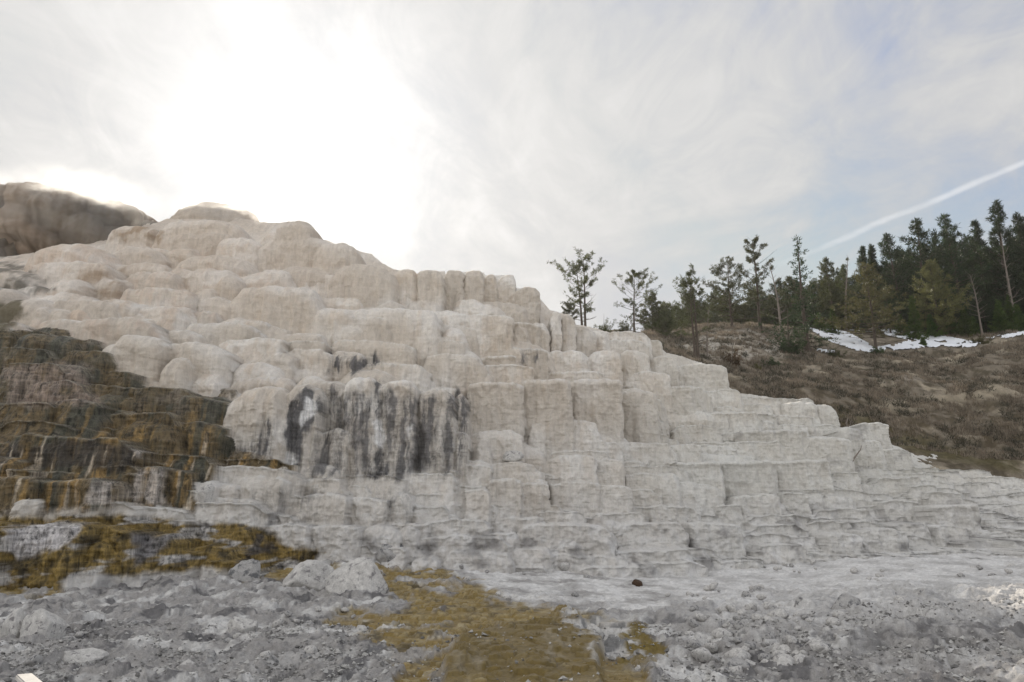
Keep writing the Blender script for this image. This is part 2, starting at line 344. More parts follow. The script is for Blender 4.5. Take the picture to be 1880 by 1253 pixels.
def blocks():
    out = []
    for x0, x1, t, b, r in HB:
        out.append((x0, x1, t, b, r, 1))
    rr = random.Random(11)
    y = 400.0
    while y < 1050:
        x = -260.0
        while x < 2060:
            right = min(1, max(0, (x - 900) / 500))
            top = sil(x + 20)
            hh = (46 - 28 * right) * (0.75 + 0.6 * rr.random()) * (1.0 if y < 850 else 0.7)
            ww = hh * (1.0 + 2.6 * rr.random() ** 1.5) * (1 + 2.2 * right)
            yt = y + rr.uniform(-14, 14)
            if yt > max(sil(x), sil(x + ww)) + 4 and yt < 1046 - max(0, (x - 1300)) * 0.06:
                out.append((x, x + ww, yt, yt + hh, rr.uniform(.1, .5) if x > 850 or y > 850 else rr.uniform(.4, 1), 0))
            x += ww * rr.uniform(0.7, 1.0)
        y += 19 + 9 * (1 - min(1, max(0, (y - 500) / 500)))
    for _ in range(330):                       # thin shelves
        x = rr.uniform(560, 1960); y = rr.uniform(640, 1035)
        if x < 1120 and y < 870: continue
        w = rr.uniform(50, 210) * (.6 if x < 1100 else 1); yt = y
        if yt < max(sil(x), sil(x + w)) + 8: continue
        out.append((x, x + w, yt, yt + rr.uniform(7, 17), rr.uniform(.05, .3), 2))
    return out

def build_terrace():
    xs = np.r_[np.arange(RX0, -20, .04), np.arange(-20, -3, .024), np.arange(-3, RX1, .034)]; zs = np.r_[np.arange(RZ0, 6.5, .022), np.arange(6.5, RZ1, .034)]
    nx = len(xs); nz = len(zs)
    X, Z = np.meshgrid(xs, zs)                       # rows = z
    base = coarse(Yfun, X, Z, 200, 120) + 0.95 + 1.5 * ss(10, 17, X)
    # warp so no edge is ruler straight
    wx = 0.10 * fbm(X * 0.9, Z * 0.9, 3, 2) + 0.035 * fbm(X * 4, Z * 4, 2, 5)
    wz = 0.13 * fbm(X * 0.6, Z * 0.25, 3, 9) + 0.035 * fbm(X * 3.5, Z * 1.2, 3, 12)
    XW = X + wx; ZW = Z + wz
    # skyline
    dsl = Dfun(silx, sily) + 0.4
    tx, _, tz = W(silx, sily, dsl); o = np.argsort(tx)
    ztop = np.interp(xs, tx[o], tz[o]) + 0.05 * fbm(xs * 2.2, xs * 0, 3, 4)
    Y = np.where(Z <= ztop[None], base, 1e3)
    ID = np.full(Y.shape, -1, np.int32); DT = np.full(Y.shape, 2.0)
    BL = blocks()
    rr = random.Random(5)
    for n, (x0, x1, t, b, r, hand) in enumerate(BL):
        xc = (x0 + x1) / 2; d = float(Dfun(xc, min(b, 1060))) + (rr.uniform(-.05, .30) if hand == 2 else rr.uniform(-.45, -.12) if hand else rr.uniform(-.35, .1) if rr.random() < .22 else rr.uniform(0.10, 0.70))
        X0 = float(W(x0, t, d)[0]); X1 = float(W(x1, t, d)[0]); Zt = float(W(xc, t, d)[2]); Zb = float(W(xc, b, d)[2])
        h = Zt - Zb; hw = (X1 - X0) / 2; cx = (X0 + X1) / 2
        tilt = 0.0
        if xc < 450 and t > 590: tilt = -0.02
        if t > 700 and xc > 1180 and xc < 1600: tilt = 0
        i0, i1 = np.searchsorted(xs, (X0 - .3, X1 + .3))
        j0, j1 = np.searchsorted(zs, (Zb - 1.6, Zt + .4))
        if i1 <= i0 or j1 <= j0: continue
        x = XW[j0:j1, i0:i1]; z = ZW[j0:j1, i0:i1]
        s = (x - cx) / hw
        pw = 7 - 4.6 * r; lf = min(1, max(0, (560 - xc) / 200)); pw = pw * (1 - lf) + min(pw, 2.7) * lf
        sa = np.clip(np.abs(s), 0, 1)
        side = 1 - (1 - sa ** pw) ** (1 / pw)
        rt = min(h * (0.16 + 0.6 * r), 0.10 + 0.7 * r)
        zt = Zt - (0.10 + 0.8 * r) * rt * sa ** 3 + tilt * (x - cx) - (.4 * h * ss(.72, 1, sa + .25 * pn(x * .7, z * 0, n % 23)) if (x1 - x0) > 2.2 * (b - t) else 0)
        # rim outline with small notches
        zt = zt + 0.03 * pn(x * 3.1, x * 0, n % 17)
        q = np.clip((z - (zt - rt)) / rt, 0, 1)
        top = rt * (1 - np.sqrt(np.maximum(0, 1 - q * q))) * (0.8 + r)
        yf = d + min(hw * (0.18 + 0.55 * r), 0.35 + 0.95 * r + .7 * lf) * side + top + (0.30 - .1 * r) * fbm(x * 1.15 + n * .37, z * .12 + n * 1.7, 3, n % 13)
        v = np.clip((zt - z) / max(h, .1), 0, 2.5)
        yf = yf - 0.09 * np.exp(-((v - 0.07) / 0.07) ** 2) * (1 - .6 * r) + 0.07 * np.sin(np.clip(v, 0, 1) * 3.14) * (1 - r) - 0.10 * r * np.sin(np.clip(v, 0, 1) * 3.14) - 0.16 * v
        yf = np.where((z > zt) | (np.abs(s) > 1), 1e3, yf)
        cur = Y[j0:j1, i0:i1]
        k = 0.02 + 0.09 * r
        hm = np.clip(0.5 + 0.5 * (cur - yf) / k, 0, 1)
        new = np.where((cur > 500) | (yf > 500), np.minimum(cur, yf), cur * (1 - hm) + yf * hm - k * hm * (1 - hm))
        m = yf < cur
        Y[j0:j1, i0:i1] = new
        ID[j0:j1, i0:i1][m] = n; DT[j0:j1, i0:i1][m] = (zt - z)[m]
    cov = Y < 500
    px, py = proj(X, np.where(cov, Y, base), Z)
    # relief of the faces
    up = ss(760, 600, py) * ss(1000, 700, px)                # smooth bulging part
    f1, f2, wid = worley(X * (0.85 + .5 * (1 - up)) + 0.6 * fbm(X * .7, Z * .7, 3, 31), Z * 0.55 + 0.5 * fbm(X * .7, Z * .7, 3, 33), 3)
    pil = np.sqrt(np.maximum(0, 1 - np.minimum(f1, 1) ** 2))
    g1, g2, gid = worley(X * 2.2 + 0.8 * fbm(X, Z * .6, 3, 41), Z * 0.8 + .5 * fbm(X * 1.3, Z, 3, 43), 6)
    pil2 = np.sqrt(np.maximum(0, 1 - np.minimum(g1, 1) ** 2))
    rel = -0.22 * pil * up - 0.10 * pil * (1 - up) - 0.10 * pil2
    crack = ss(0.07, 0.0, f2 - f1); crack2 = ss(0.06, 0.0, g2 - g1)
    flute = fbm(X * 3.2 + 0.4 * fbm(X, Z * .7, 2, 55), Z * 0.28, 3, 61)
    flmask = poly(px, py, [(430,700),(865,700),(865,885),(520,885),(430,850)], 25)
    rel = rel + flute * (0.09 + 0.16 * flmask) + 0.10 * fbm(X * 1.1, Z * 1.0, 3, 71) + 0.050 * fbm(X * 4.5, Z * 4, 4, 77, .6) * (1 - .5 * up) + 0.022 * fbm(X * 1.5, Z * 11, 3, 81) - .03 * np.maximum(0, fbm(X * 2.4, Z * 1.6, 4, 85, ridged=True) - .35) * 4 * (1 - .6 * up)
    bl = ss(880, 960, py)
    rel = rel + bl * 0.10 * fbm(X * 2.6, Z * 3.0, 4, 91, ridged=True)
    Y = Y + rel
    # above the skyline the surface turns back into a level top
    topi = cov.shape[0] - 1 - np.argmax(cov[::-1], 0)
    rows = np.arange(nz)[:, None]; k = rows - topi[None]
    ztc = Z[topi, np.arange(nx)]; ytc = Y[topi, np.arange(nx)]
    over = k > 0
    Z = np.where(over, ztc[None], Z)
    kk = np.minimum(k, 60)
    Y = np.where(over, ytc[None] + 0.02 * kk + 0.0025 * kk ** 2, Y)
    Z = np.where(over, Z + 0.02 * np.sin(kk * 0.5 + X) - 0.01 * kk * 0.5, Z)
    # ---- colours
    px, py = proj(X, Y, Z)
    bcx = np.array([(b[0] + b[1]) / 2 for b in BL] + [0.]); bcy = np.array([(b[2] + b[3]) / 2 for b in BL] + [0.])
    ppx = px + 42 * fbm(X * .8, Z * .8, 5, 101, .6); ppy = py + 26 * fbm(X * .8, Z * .5, 5, 103, .6)
    ok = (ID >= 0) & (np.abs(bcx[ID] - px) < 120)
    bpx = np.where(ok, .45 * bcx[ID] + .55 * ppx, ppx); bpy = np.where(ok, .6 * bcy[ID] + .4 * ppy, ppy)
    idr = np.where(ID >= 0, _j1[(ID * 37) & 255, (ID * 11) & 255], 0.5); idr2 = _j2[(ID * 29) & 255, (ID * 7) & 255]
    n_lo = fbm(X * 0.35, Z * 0.5, 3, 111); n_mid = fbm(X * 1.3, Z * 1.5, 4, 115); st = fbm(X * 4.5, Z * 0.35, 4, 121); st2 = fbm(X * 9, Z * 0.8, 3, 127)
    C = np.zeros(X.shape + (3,)) + np.array([0.625, 0.56, 0.485])
    C = lerp3(C, (0.76, 0.72, 0.67), ss(-.15, .45, n_lo + 0.5 * (idr - .5)))
    C = lerp3(C, (0.62, 0.49, 0.40), 0.7 * ss(0.0, 0.6, n_mid * .6 + st * .5 + (idr2 - .5) * .7) * ss(760, 540, py) * ss(700, 350, px))
    C = lerp3(C, (0.52, 0.43, 0.34), 0.5 * ss(0.05, .55, n_mid + 0.5 * st + (idr - .6) * .8))
    C = C * (1 + 0.06 * st + 0.05 * (idr[...] - .5))[..., None] if False else C * (1 + 0.10 * st + 0.16 * (idr - .5))[..., None]
    # blocks turn whiter towards their top rims
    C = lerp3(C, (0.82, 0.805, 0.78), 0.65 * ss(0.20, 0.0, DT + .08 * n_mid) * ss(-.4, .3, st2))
    # lower part whiter and greyer
    C = lerp3(C, (0.60, 0.59, 0.57), .45 * ss(690, 880, py))
    C = lerp3(C, (0.64, 0.645, 0.61), .45 * ss(1050, 1350, px))
    C = lerp3(C, (0.66, 0.55, 0.46), .35 * ss(640, 480, py) * ss(900, 400, px))
    low = ss(900, 1000, py + 0.05 * (px - 900))
    C = lerp3(C, (0.60, 0.585, 0.57), low * 0.55)
    C = lerp3(C, (0.72, 0.71, 0.70), low * 0.7 * ss(.0, .35, fbm(X * 1.6, Z * 2.5, 4, 131)))
    gr = ss(.12, .42, fbm(X * 1.1, Z * 1.4, 5, 137)) * ss(960, 1010, py + .04 * (px - 600))
    C = lerp3(C, (0.24, 0.23, 0.225), .75 * gr)
    # grey weathering far right
    C = lerp3(C, (0.33, 0.32, 0.315), .6 * ss(0.1, .5, fbm(X * .9, Z * 1.6, 5, 141) + 0.25 * st) * ss(1350, 1650, px))
    C = lerp3(C, (0.34, 0.33, 0.33), .5 * ss(0.15, .5, st + .5 * n_mid) * poly(ppx, ppy, [(1340,765),(1500,765),(1500,800),(1340,800)], 12))
    # dry dark streaks in the middle
    dm = np.zeros(X.shape)
    dk = np.array([0.075, 0.075, 0.08])
    sqx = px + 14 * fbm(X * 1.6, Z * .9, 5, 181, .65); sqy = py + 30 * fbm(X * 2.5, Z * .4, 4, 183)
    for pts, a in (([(555,712),(590,720),(600,760),(575,775),(560,800),(545,870),(522,850),(518,800),(530,750)], 1.0),
                   ([(590,715),(860,725),(866,870),(560,882),(580,790)], 0.66),
                   ([(683,697),(699,697),(697,750),(712,800),(722,880),(668,880),(690,790)], .95),
                   ([(715,800),(862,790),(862,872),(715,880)], .60), ([(430,842),(480,770),(510,775),(500,845)], .75),
                   ([(818,735),(866,740),(866,868),(826,868)], .7), ([(602,653),(700,651),(705,668),(650,690),(600,684)], .85),
                   ([(740,705),(830,712),(836,800),(760,810)], .35), ([(520,895),(590,900),(600,966),(470,960),(460,900)], .45), ([(700,905),(756,900),(756,966),(700,966)], .45),
                   ([(962,640),(970,640),(970,664),(962,664)], .9),([(982,648),(992,648),(992,668),(982,668)], .9)):
        dm = np.maximum(dm, poly(sqx, sqy, pts, 11) * a)
    pat = ss(-.16, .22, fbm(X * 3.4 + .4 * n_mid, Z * .30, 5, 151, .62) + .30 * fbm(X * 3, Z * 3, 5, 157, .65) + (dm - .62) * .8)
    C = lerp3(C, dk * 1.25, np.clip(dm * 1.35, 0, 1) * pat * .92)
    C = lerp3(C, (0.40, 0.375, 0.345), dm * .6 * (1 - pat))
    for pts in ([(565,730),(580,735),(582,760),(560,775),(552,790),(548,770)], [(680,775),(697,775),(706,800),(700,825),(690,820),(682,800)], [(756,782),(760,782),(759,806),(755,806)], [(530,830),(545,832),(553,850),(540,862),(530,850)]):
        C = lerp3(C, (0.78, 0.77, 0.76), poly(ppx * .5 + px * .5, ppy * .5 + py * .5, pts, 4) * .95)
    # wet, algae stained left side
    wet = poly(bpx, bpy, [(-400,600),(0,610),(95,610),(190,628),(203,655),(225,680),(262,690),(268,716),(330,728),(402,728),(412,750),(413,790),(428,800),(430,842),(540,848),(545,862),(400,864),(352,880),(344,926),(-400,926)], 5)
    tonev = fbm(X * 2.2 + .3 * n_mid, Z * .3, 4, 161) + .4 * (idr - .5)
    Wc = np.zeros(C.shape) + np.array([0.110, 0.076, 0.030])
    Wc = lerp3(Wc, (0.045, 0.045, 0.028), ss(-.05, .25, tonev))
    Wc = lerp3(Wc, (0.080, 0.074, 0.050), .6 * ss(800, 720, py) * ss(-.3, .3, n_mid))
    Wc = lerp3(Wc, (0.27, 0.165, 0.045), .9 * ss(.0, .3, fbm(X * 4, Z * .4, 4, 165)) * ss(700, 840, py))
    Wc = lerp3(Wc, (0.028, 0.02, 0.014), .85 * poly(ppx, ppy, [(-300,800),(240,812),(230,860),(-300,865)], 6) * ss(-.25, .15, tonev))
    Wc = lerp3(Wc, (0.46, 0.39, 0.30), .8 * ss(.24, .42, fbm(X * 5.2, Z * .45, 3, 169)) * ss(780, 830, py))
    pk = poly(ppx, ppy, [(20,676),(130,672),(165,700),(180,738),(20,745),(30,710)], 8)
    Wc = lerp3(Wc, (0.26, 0.20, 0.165), pk * .85 * ss(-.5, .2, n_mid + .4 * st))
    Wc = lerp3(Wc, (0.20, 0.165, 0.13), .6 * ss(.1, .5, n_mid + .5 * (idr2 - .5)) * ss(800, 720, py))
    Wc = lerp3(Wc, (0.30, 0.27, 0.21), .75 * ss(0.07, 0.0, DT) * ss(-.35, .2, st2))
    C = C + (Wc - C) * (wet * .97)[..., None]
    for pts in ([(166,882),(205,882),(208,926),(160,926)], [(270,858),(297,862),(302,926),(264,926)], [(247,862),(262,862),(258,926),(244,926)], [(240,818),(254,818),(252,838),(245,838)]):
        C = lerp3(C, (0.46, 0.42, 0.385), poly(ppx * .5 + px * .5, ppy * .6 + py * .4, pts, 6) * .8)
    wet2 = poly(ppx + 40 * fbm(X * .4, Z * 3, 3, 177), ppy, [(-400,951),(330,951),(430,962),(520,985),(580,1010),(590,1035),(400,1050),(160,1050),(90,1092),(-400,1100)], 7)
    W2 = np.zeros(C.shape) + np.array([0.20, 0.138, 0.040]); W2 = lerp3(W2, (0.07, 0.052, 0.022), ss(0, .35, fbm(X * 2.4, Z * 2.4, 4, 171)))
    W2 = lerp3(W2, (0.40, 0.385, 0.37), .9 * ss(.12, .3, fbm(X * 1.1, Z * 3.2, 4, 173)))
    W2 = lerp3(W2, (0.05, 0.045, 0.045), .85 * ss(.2, .4, fbm(X * 1.6, Z * 2.6, 4, 175)) * ss(200, 350, px))
    wh = poly(ppx, ppy, [(22,964),(150,964),(120,1000),(60,1030),(30,1025),(20,990)], 6)
    W2 = lerp3(W2, (0.44, 0.42, 0.415), wh)
    W2 = lerp3(W2, (0.15, 0.145, 0.15), poly(ppx, ppy, [(240,980),(330,985),(300,1012),(240,1034)], 7) * .9)
    C = C + (W2 - C) * wet2[..., None]
    # pools of moss on upper left shoulder and warm rust rims by the crest
    tn = poly(ppx, ppy, [(-400,465),(0,462),(45,480),(60,515),(120,522),(20,545),(-400,550)], 8)
    C = lerp3(C, (0.12, 0.11, 0.09), .85 * tn * ss(-.35, .25, n_mid + .5 * st))
    tn = poly(ppx, ppy, [(-400,552),(50,552),(45,575),(0,605),(-400,610)], 7)
    C = lerp3(C, (0.085, 0.07, 0.03), .85 * tn)
    tn = poly(ppx, ppy, [(205,420),(288,412),(296,448),(205,445)], 8) + poly(ppx, ppy, [(160,495),(225,500),(230,545),(165,548),(120,530)], 8) * .8
    C = lerp3(C, (0.30, 0.20, 0.115), np.clip(tn, 0, 1) * .7 * ss(-.4, .2, n_mid + .5 * st))
    C = np.clip(C * .94, 0.015, 0.85)
    V = np.stack([X, Y, Z], -1).reshape(-1, 3)
    kf = k[:-1, :-1] < 58
    kf &= (k[:-1, 1:] < 58)
    Fc = grid_faces(nz, nx, kf)
    A = np.clip(np.maximum(np.maximum(wet, wet2), dm * .5), 0, 1)[..., None]
    V, Fc, C = compact(V, Fc, np.concatenate([C, A], -1).reshape(-1, 4))
    o = mesh_np('terrace', V, Fc, M['trav'], colr=C)
    tag(o, 'stepped travertine terraces, cream white with olive and dark mineral stains', kind='structure')
    return o
build_terrace()

# ------------------------------------------------------------------ foreground ground
GC = [(-200,1253,9.),(0,1253,9.2),(450,1253,9.4),(900,1253,9.2),(1400,1253,9.6),(1880,1253,9.2),(2100,1253,9),(0,1180,12),(450,1180,12.2),(900,1200,11.2),(1300,1190,12),(1600,1205,10.8),(1880,1205,10.6),(1600,1150,12.2),(1880,1148,12.2),
      (0,1100,15.6),(450,1110,15.8),(900,1130,14.4),(1400,1110,15.8),(1880,1090,17),(0,1085,16.4),(300,1075,17.8),(600,1040,20.2),(900,1048,21.5),(1250,1060,22),(1550,1035,24),(1880,1025,24),(2050,1015,24.5)]
gx_, gy_, gz_ = W(np.array([p[0] for p in GC]), np.array([p[1] for p in GC]), np.array([p[2] for p in GC]))
gp = np.r_[np.c_[gx_, gy_], [[-14, 30], [0, 30], [14, 30], [26, 32], [-6, 4], [6, 4], [0, 0], [-12, -4], [12, -4]]]
gv = np.r_[gz_, [1.4, 1.3, 1.5, 1.9, .1, .1, 0, 0, 0]]
Gfun = rbf(gp, gv, 1e-3)
def ground_rel(X, Yv):
    r = 0.16 * fbm(X * .7, Yv * .55, 4, 201) + 0.075 * fbm(X * 1.5, Yv * 1.2, 4, 205, ridged=True) + 0.06 * fbm(X * 5, Yv * 4.5, 4, 211, .6)
    w1, w2, wi = worley(X * 2.4, Yv * 1.9, 9)
    lump = np.sqrt(np.maximum(0, 1 - w1 ** 2)) * ss(.45, .9, wi)
    v1, v2, vi = worley(X * 7, Yv * 6, 14)
    lump2 = np.sqrt(np.maximum(0, 1 - v1 ** 2)) * ss(.55, .9, vi)
    return r, lump, lump2
def build_ground():
    ny, nx = 760, 1250
    yv = 5.0 * (30 / 5.0) ** np.linspace(0, 1, ny); t = np.linspace(-.86, .86, nx)
    T, Yv = np.meshgrid(t, yv); X = T * Yv
    Zb = coarse(Gfun, X, Yv, 180, 140)
    px, py = proj(X, Yv, Zb)
    r, lump, lump2 = ground_rel(X, Yv)
    ppx = px + 120 * fbm(X * .6, Yv * .5, 6, 231, .62); ppy = py + 34 * fbm(X * .9, Yv * .5, 6, 233, .62)
    smoothp = poly(ppx, ppy, [(740,1010),(1900,1000),(1900,1085),(1400,1100),(1180,1130),(860,1085)], 30)
    strm = poly(ppx, ppy, [(670,1030),(790,1042),(900,1090),(1010,1112),(1150,1150),(1215,1253),(1225,1300),(720,1300),(700,1190),(590,1150),(720,1110),(690,1070)], 10)
    strm = np.maximum(strm, poly(ppx, ppy, [(-300,1000),(560,1000),(600,1050),(500,1062),(320,1050),(200,1052),(90,1095),(-300,1100)], 10))
    strm = strm * (1 - .9 * ss(.10, .3, fbm(X * .9, Yv * .9, 5, 235)))
    casc = poly(ppx * .5 + px * .5, ppy, [(855,1185),(930,1165),(1050,1150),(1100,1200),(1120,1300),(800,1300)], 12); Zb = Zb + .22 * casc
    strm = np.maximum(strm, casc)
    hgt = Zb + r * (1 - .72 * smoothp) * (1 - .45 * strm) + lump * .085 * (1 - .8 * smoothp) * (1 - .6 * strm) + lump2 * .045 * (1 - .5 * smoothp)
    # wet microterraces: narrow level shelves
    st = 0.055; q = (hgt + .03 * fbm(X * 1.5, Yv * 1.5, 3, 241)) / st; fr = q - np.floor(q)
    ter = (np.floor(q) + ss(.62, .98, fr)) * st
    hgt = hgt + (ter - hgt) * np.clip(strm * 1.0 + .35 * smoothp, 0, .92) * (.35 + .65 * ss(10, 14, Yv))
    # bank at the right
    bank = ss(1480, 1640, px + 30 * fbm(X, Yv, 2, 251)); yb = 11.2 + .5 * fbm(X * .8, X * 0, 3, 255) 
    hgt = hgt + bank * (.15 * ss(yb - .45, yb + .35, Yv) - .06)
    # mounds beside the stream
    px, py = proj(X, Yv, hgt)
    n1 = fbm(X * 1.2, Yv * 1.0, 5, 261); n2 = fbm(X * 4, Yv * 3, 4, 265); n3 = fbm(X * .5, Yv * .5, 3, 269)
    C = np.zeros(X.shape + (3,)) + np.array([0.30, 0.288, 0.278])
    C = lerp3(C, (0.56, 0.55, 0.535), ss(-.05, .35, n1 + .6 * n2))
    C = lerp3(C, (0.20, 0.19, 0.185), .6 * ss(.0, .5, -n3 + .5 * n2) * (1 - smoothp))
    C = lerp3(C, (0.10, 0.097, 0.10), .85 * ss(.10, .28, fbm(X * 1.4, Yv * 1.1, 6, 271, .62) + .25 * n2) * (1 - .93 * smoothp))
    C = lerp3(C, (0.58, 0.57, 0.56), .45 * ss(1150, 1350, px) * ss(1180, 1120, py))
    C = lerp3(C, (0.68, 0.67, 0.66), .6 * smoothp * ss(-.5, .2, n1))
    C = lerp3(C, (0.11, 0.105, 0.105), .85 * bank * ss(yb - .5, yb - .1, Yv + .3 * n2) * ss(yb + .6, yb + .2, Yv + .4 * n1) * ss(-.2, .15, n1 + .6 * n2 + .4 * fbm(X * 7, Yv * 6, 3, 297)))
    C = lerp3(C, (0.24, 0.225, 0.22), .6 * ss(1180, 1260, py) * ss(1300, 1700, px) * ss(-.4, .3, n2))
    SC = np.zeros(C.shape) + np.array([0.205, 0.138, 0.030])
    SC = lerp3(SC, (0.085, 0.06, 0.018), ss(-.05, .4, fbm(X * 1.8, Yv * 1.8, 4, 281)))
    SC = lerp3(SC, (0.32, 0.27, 0.17), .8 * ss(.05, .4, fbm(X * 2.0, Yv * 3.0, 4, 285) - .2 * strm))
    SC = lerp3(SC, (0.34, 0.28, 0.15), .65 * ss(.7, .95, fr) )
    SC = lerp3(SC, (0.135, 0.092, 0.018), .9 * casc * ss(-.6, -.1, n1 + .4 * n2))
    SC = lerp3(SC, (0.26, 0.22, 0.15), .6 * casc * ss(.2, .4, fbm(X * 2.2, Yv * .8, 4, 295)))
    C = C + (SC - C) * (strm * .95)[..., None]
    mot = poly(ppx, ppy, [(1040,1150),(1140,1140),(1150,1220),(1100,1240),(1060,1190)], 12)
    C = lerp3(C, (0.52, 0.51, 0.50), mot * .9); C = lerp3(C, (0.13, 0.13, 0.13), mot * ss(.02, .2, fbm(X * 4, Yv * 3, 4, 291)) * .85)
    side = poly(ppx, ppy, [(1135,1150),(1175,1150),(1195,1210),(1200,1240),(1160,1245),(1140,1190)], 9)
    C = lerp3(C, (0.17, 0.125, 0.035), side)
    C = np.clip(C, .02, .8)
    o = mesh_np('ground', np.stack([X, Yv, hgt], -1).reshape(-1, 3), grid_faces(ny, nx), M['ground'], colr=np.concatenate([C, (strm * .9)[..., None]], -1).reshape(-1, 4))
    tag(o, 'pale crumbly travertine ground crossed by an olive wet runoff', kind='structure')
    # grit and crust chips
    P0 = np.stack([X, Yv, hgt], -1)[:420].reshape(-1, 3); pq = np.stack([px, py], -1)[:420].reshape(-1, 2); sm = smoothp[:420].ravel(); sr = strm[:420].ravel()
    w = (pq[:, 0] > -40) & (pq[:, 0] < 1920) & (pq[:, 1] < 1290)
    cl = ss(-.05, .3, fbm(P0[:, 0] * 1.1, P0[:, 1] * 1.1, 4, 401)); pr = w * (.12 + cl) * (1 - .8 * sm) * (1 - .93 * sr) * (P0[:, 1] > 8); idx = rng.choice(len(P0), 15000, p=pr / pr.sum(), replace=False)
    ct = P0[idx]; n = len(ct); sz = rng.gamma(2.0, .0075, n).clip(.006, .045)[:, None, None]
    oc = np.array([[1, 0, 0], [-1, 0, 0], [0, 1, 0], [0, -1, 0], [0, 0, .7], [0, 0, -.5]]); ang = rng.uniform(0, 6.28, n); ca, sa_ = np.cos(ang), np.sin(ang)
    v = (oc[None] * rng.uniform(.5, 1.3, (n, 6, 1)) + rng.normal(0, .22, (n, 6, 3))) * sz
    v = np.stack([v[..., 0] * ca[:, None] - v[..., 1] * sa_[:, None], v[..., 0] * sa_[:, None] + v[..., 1] * ca[:, None], v[..., 2]], -1) + ct[:, None] + np.array([0, 0, .2]) * sz
    tri = np.array([[0, 2, 4], [2, 1, 4], [1, 3, 4], [3, 0, 4], [2, 0, 5], [1, 2, 5], [3, 1, 5], [0, 3, 5]])
    Fg = (tri[None] + (np.arange(n) * 6)[:, None, None]).reshape(-1, 3)
    o = mesh_np('gravel', v.reshape(-1, 3), Fg, M['grit'], smooth=False); tag(o, 'fine pale grit and crust chips strewn over the ground', 'gravel', kind='stuff')
    # surrounding plain, out to the horizon
    a = np.linspace(0, 2 * np.pi, 97)[:-1]; rad = np.array([1, 6, 15, 30, 60, 120, 300, 700, 1500.]);
    A, RR = np.meshgrid(a, rad); x = RR * np.sin(A); y = RR * np.cos(A)
    z = -0.35 + .15 * fbm(x * .1, y * .1, 3, 301); z = np.where(RR > 25, z - .4, z)
    V = np.stack([x, y, z], -1).reshape(-1, 3); i = np.arange(len(rad) * 96).reshape(len(rad), 96)
    Fp = np.stack([i[:-1], np.roll(i[:-1], -1, 1), np.roll(i[1:], -1, 1), i[1:]], -1).reshape(-1, 4)
    near = RR.ravel() < 80
    cc = np.where(near[:, None], [0.50, 0.49, 0.47], [0.16, 0.14, 0.10])
    o = mesh_np('plain', V, Fp, M['ground'], colr=cc); tag(o, 'flat pale plain around the terraces', kind='structure')
    return hgt
build_ground()
def gz(x, y): return float(Gfun(x, y))

def tufts(cent, dirs, r, n, ln, wd, rs):
    """needle sprays: n slim triangles round each centre, pointing outwards and along dirs"""
    c = np.repeat(cent, n, 0); d = np.repeat(dirs, n, 0); m = len(c)
    o = rs.normal(0, 1, (m, 3)); o /= np.linalg.norm(o, axis=1)[:, None]
    c = c + o * r * rs.random((m, 1)) ** .5
    d = d * .7 + o * .8 + rs.normal(0, .35, (m, 3)); d /= np.linalg.norm(d, axis=1)[:, None]
    s = np.cross(d, rs.normal(0, 1, (m, 3))); s /= np.linalg.norm(s, axis=1)[:, None] + 1e-9
    L = ln * rs.uniform(.6, 1.3, (m, 1)); w = wd * rs.uniform(.6, 1.3, (m, 1))
    V = np.stack([c - s * w, c + s * w, c + d * L], 1)
    return V.reshape(-1, 3)
# ------------------------------------------------------------------ hillside on the right
HC = [(1100,640,50),(1225,652,50),(1345,715,44),(1500,765,44),(1600,790,43),(1720,835,42),(1880,866,40),(2050,890,40),(1250,625,58),(1310,603,64),(1350,598,66),(1420,600,66),(1340,665,54),(1400,655,56),(1470,640,60),(1490,606,68),(1540,650,60),
      (1600,645,62),(1600,612,71),(1560,604,75),(1700,634,65),(1780,640,63),(1880,617,64),(2000,615,64),(1560,700,51),(1700,700,54),(1880,705,52),(1880,780,46),(1700,760,47),(2000,780,46),(1700,612,74),(1800,618,74),(1880,606,76),(1400,690,49),
      (1700,575,98),(1880,535,108),(1600,575,105),(1500,585,98),(1300,640,88),(1200,650,78),(1000,650,70),(2050,520,112),(1880,520,150),(1650,560,160),(1300,640,150),(900,680,120),(2000,500,160)]
hx, hy, hz = W(np.array([p[0] for p in HC]), np.array([p[1] for p in HC]), np.array([p[2] for p in HC]))
Hfun = rbf(np.c_[hx, hy], hz, 3e-4)
def hill_noise(x, y):
    nr = ss(75, 60, y)
    return nr * (.8 * fbm(x * .13, y * .2, 3, 321) + .30 * fbm(x * .55, y * .7, 5, 325, ridged=True)) + .05 * fbm(x * 2.2, y * 2.2, 3, 331)
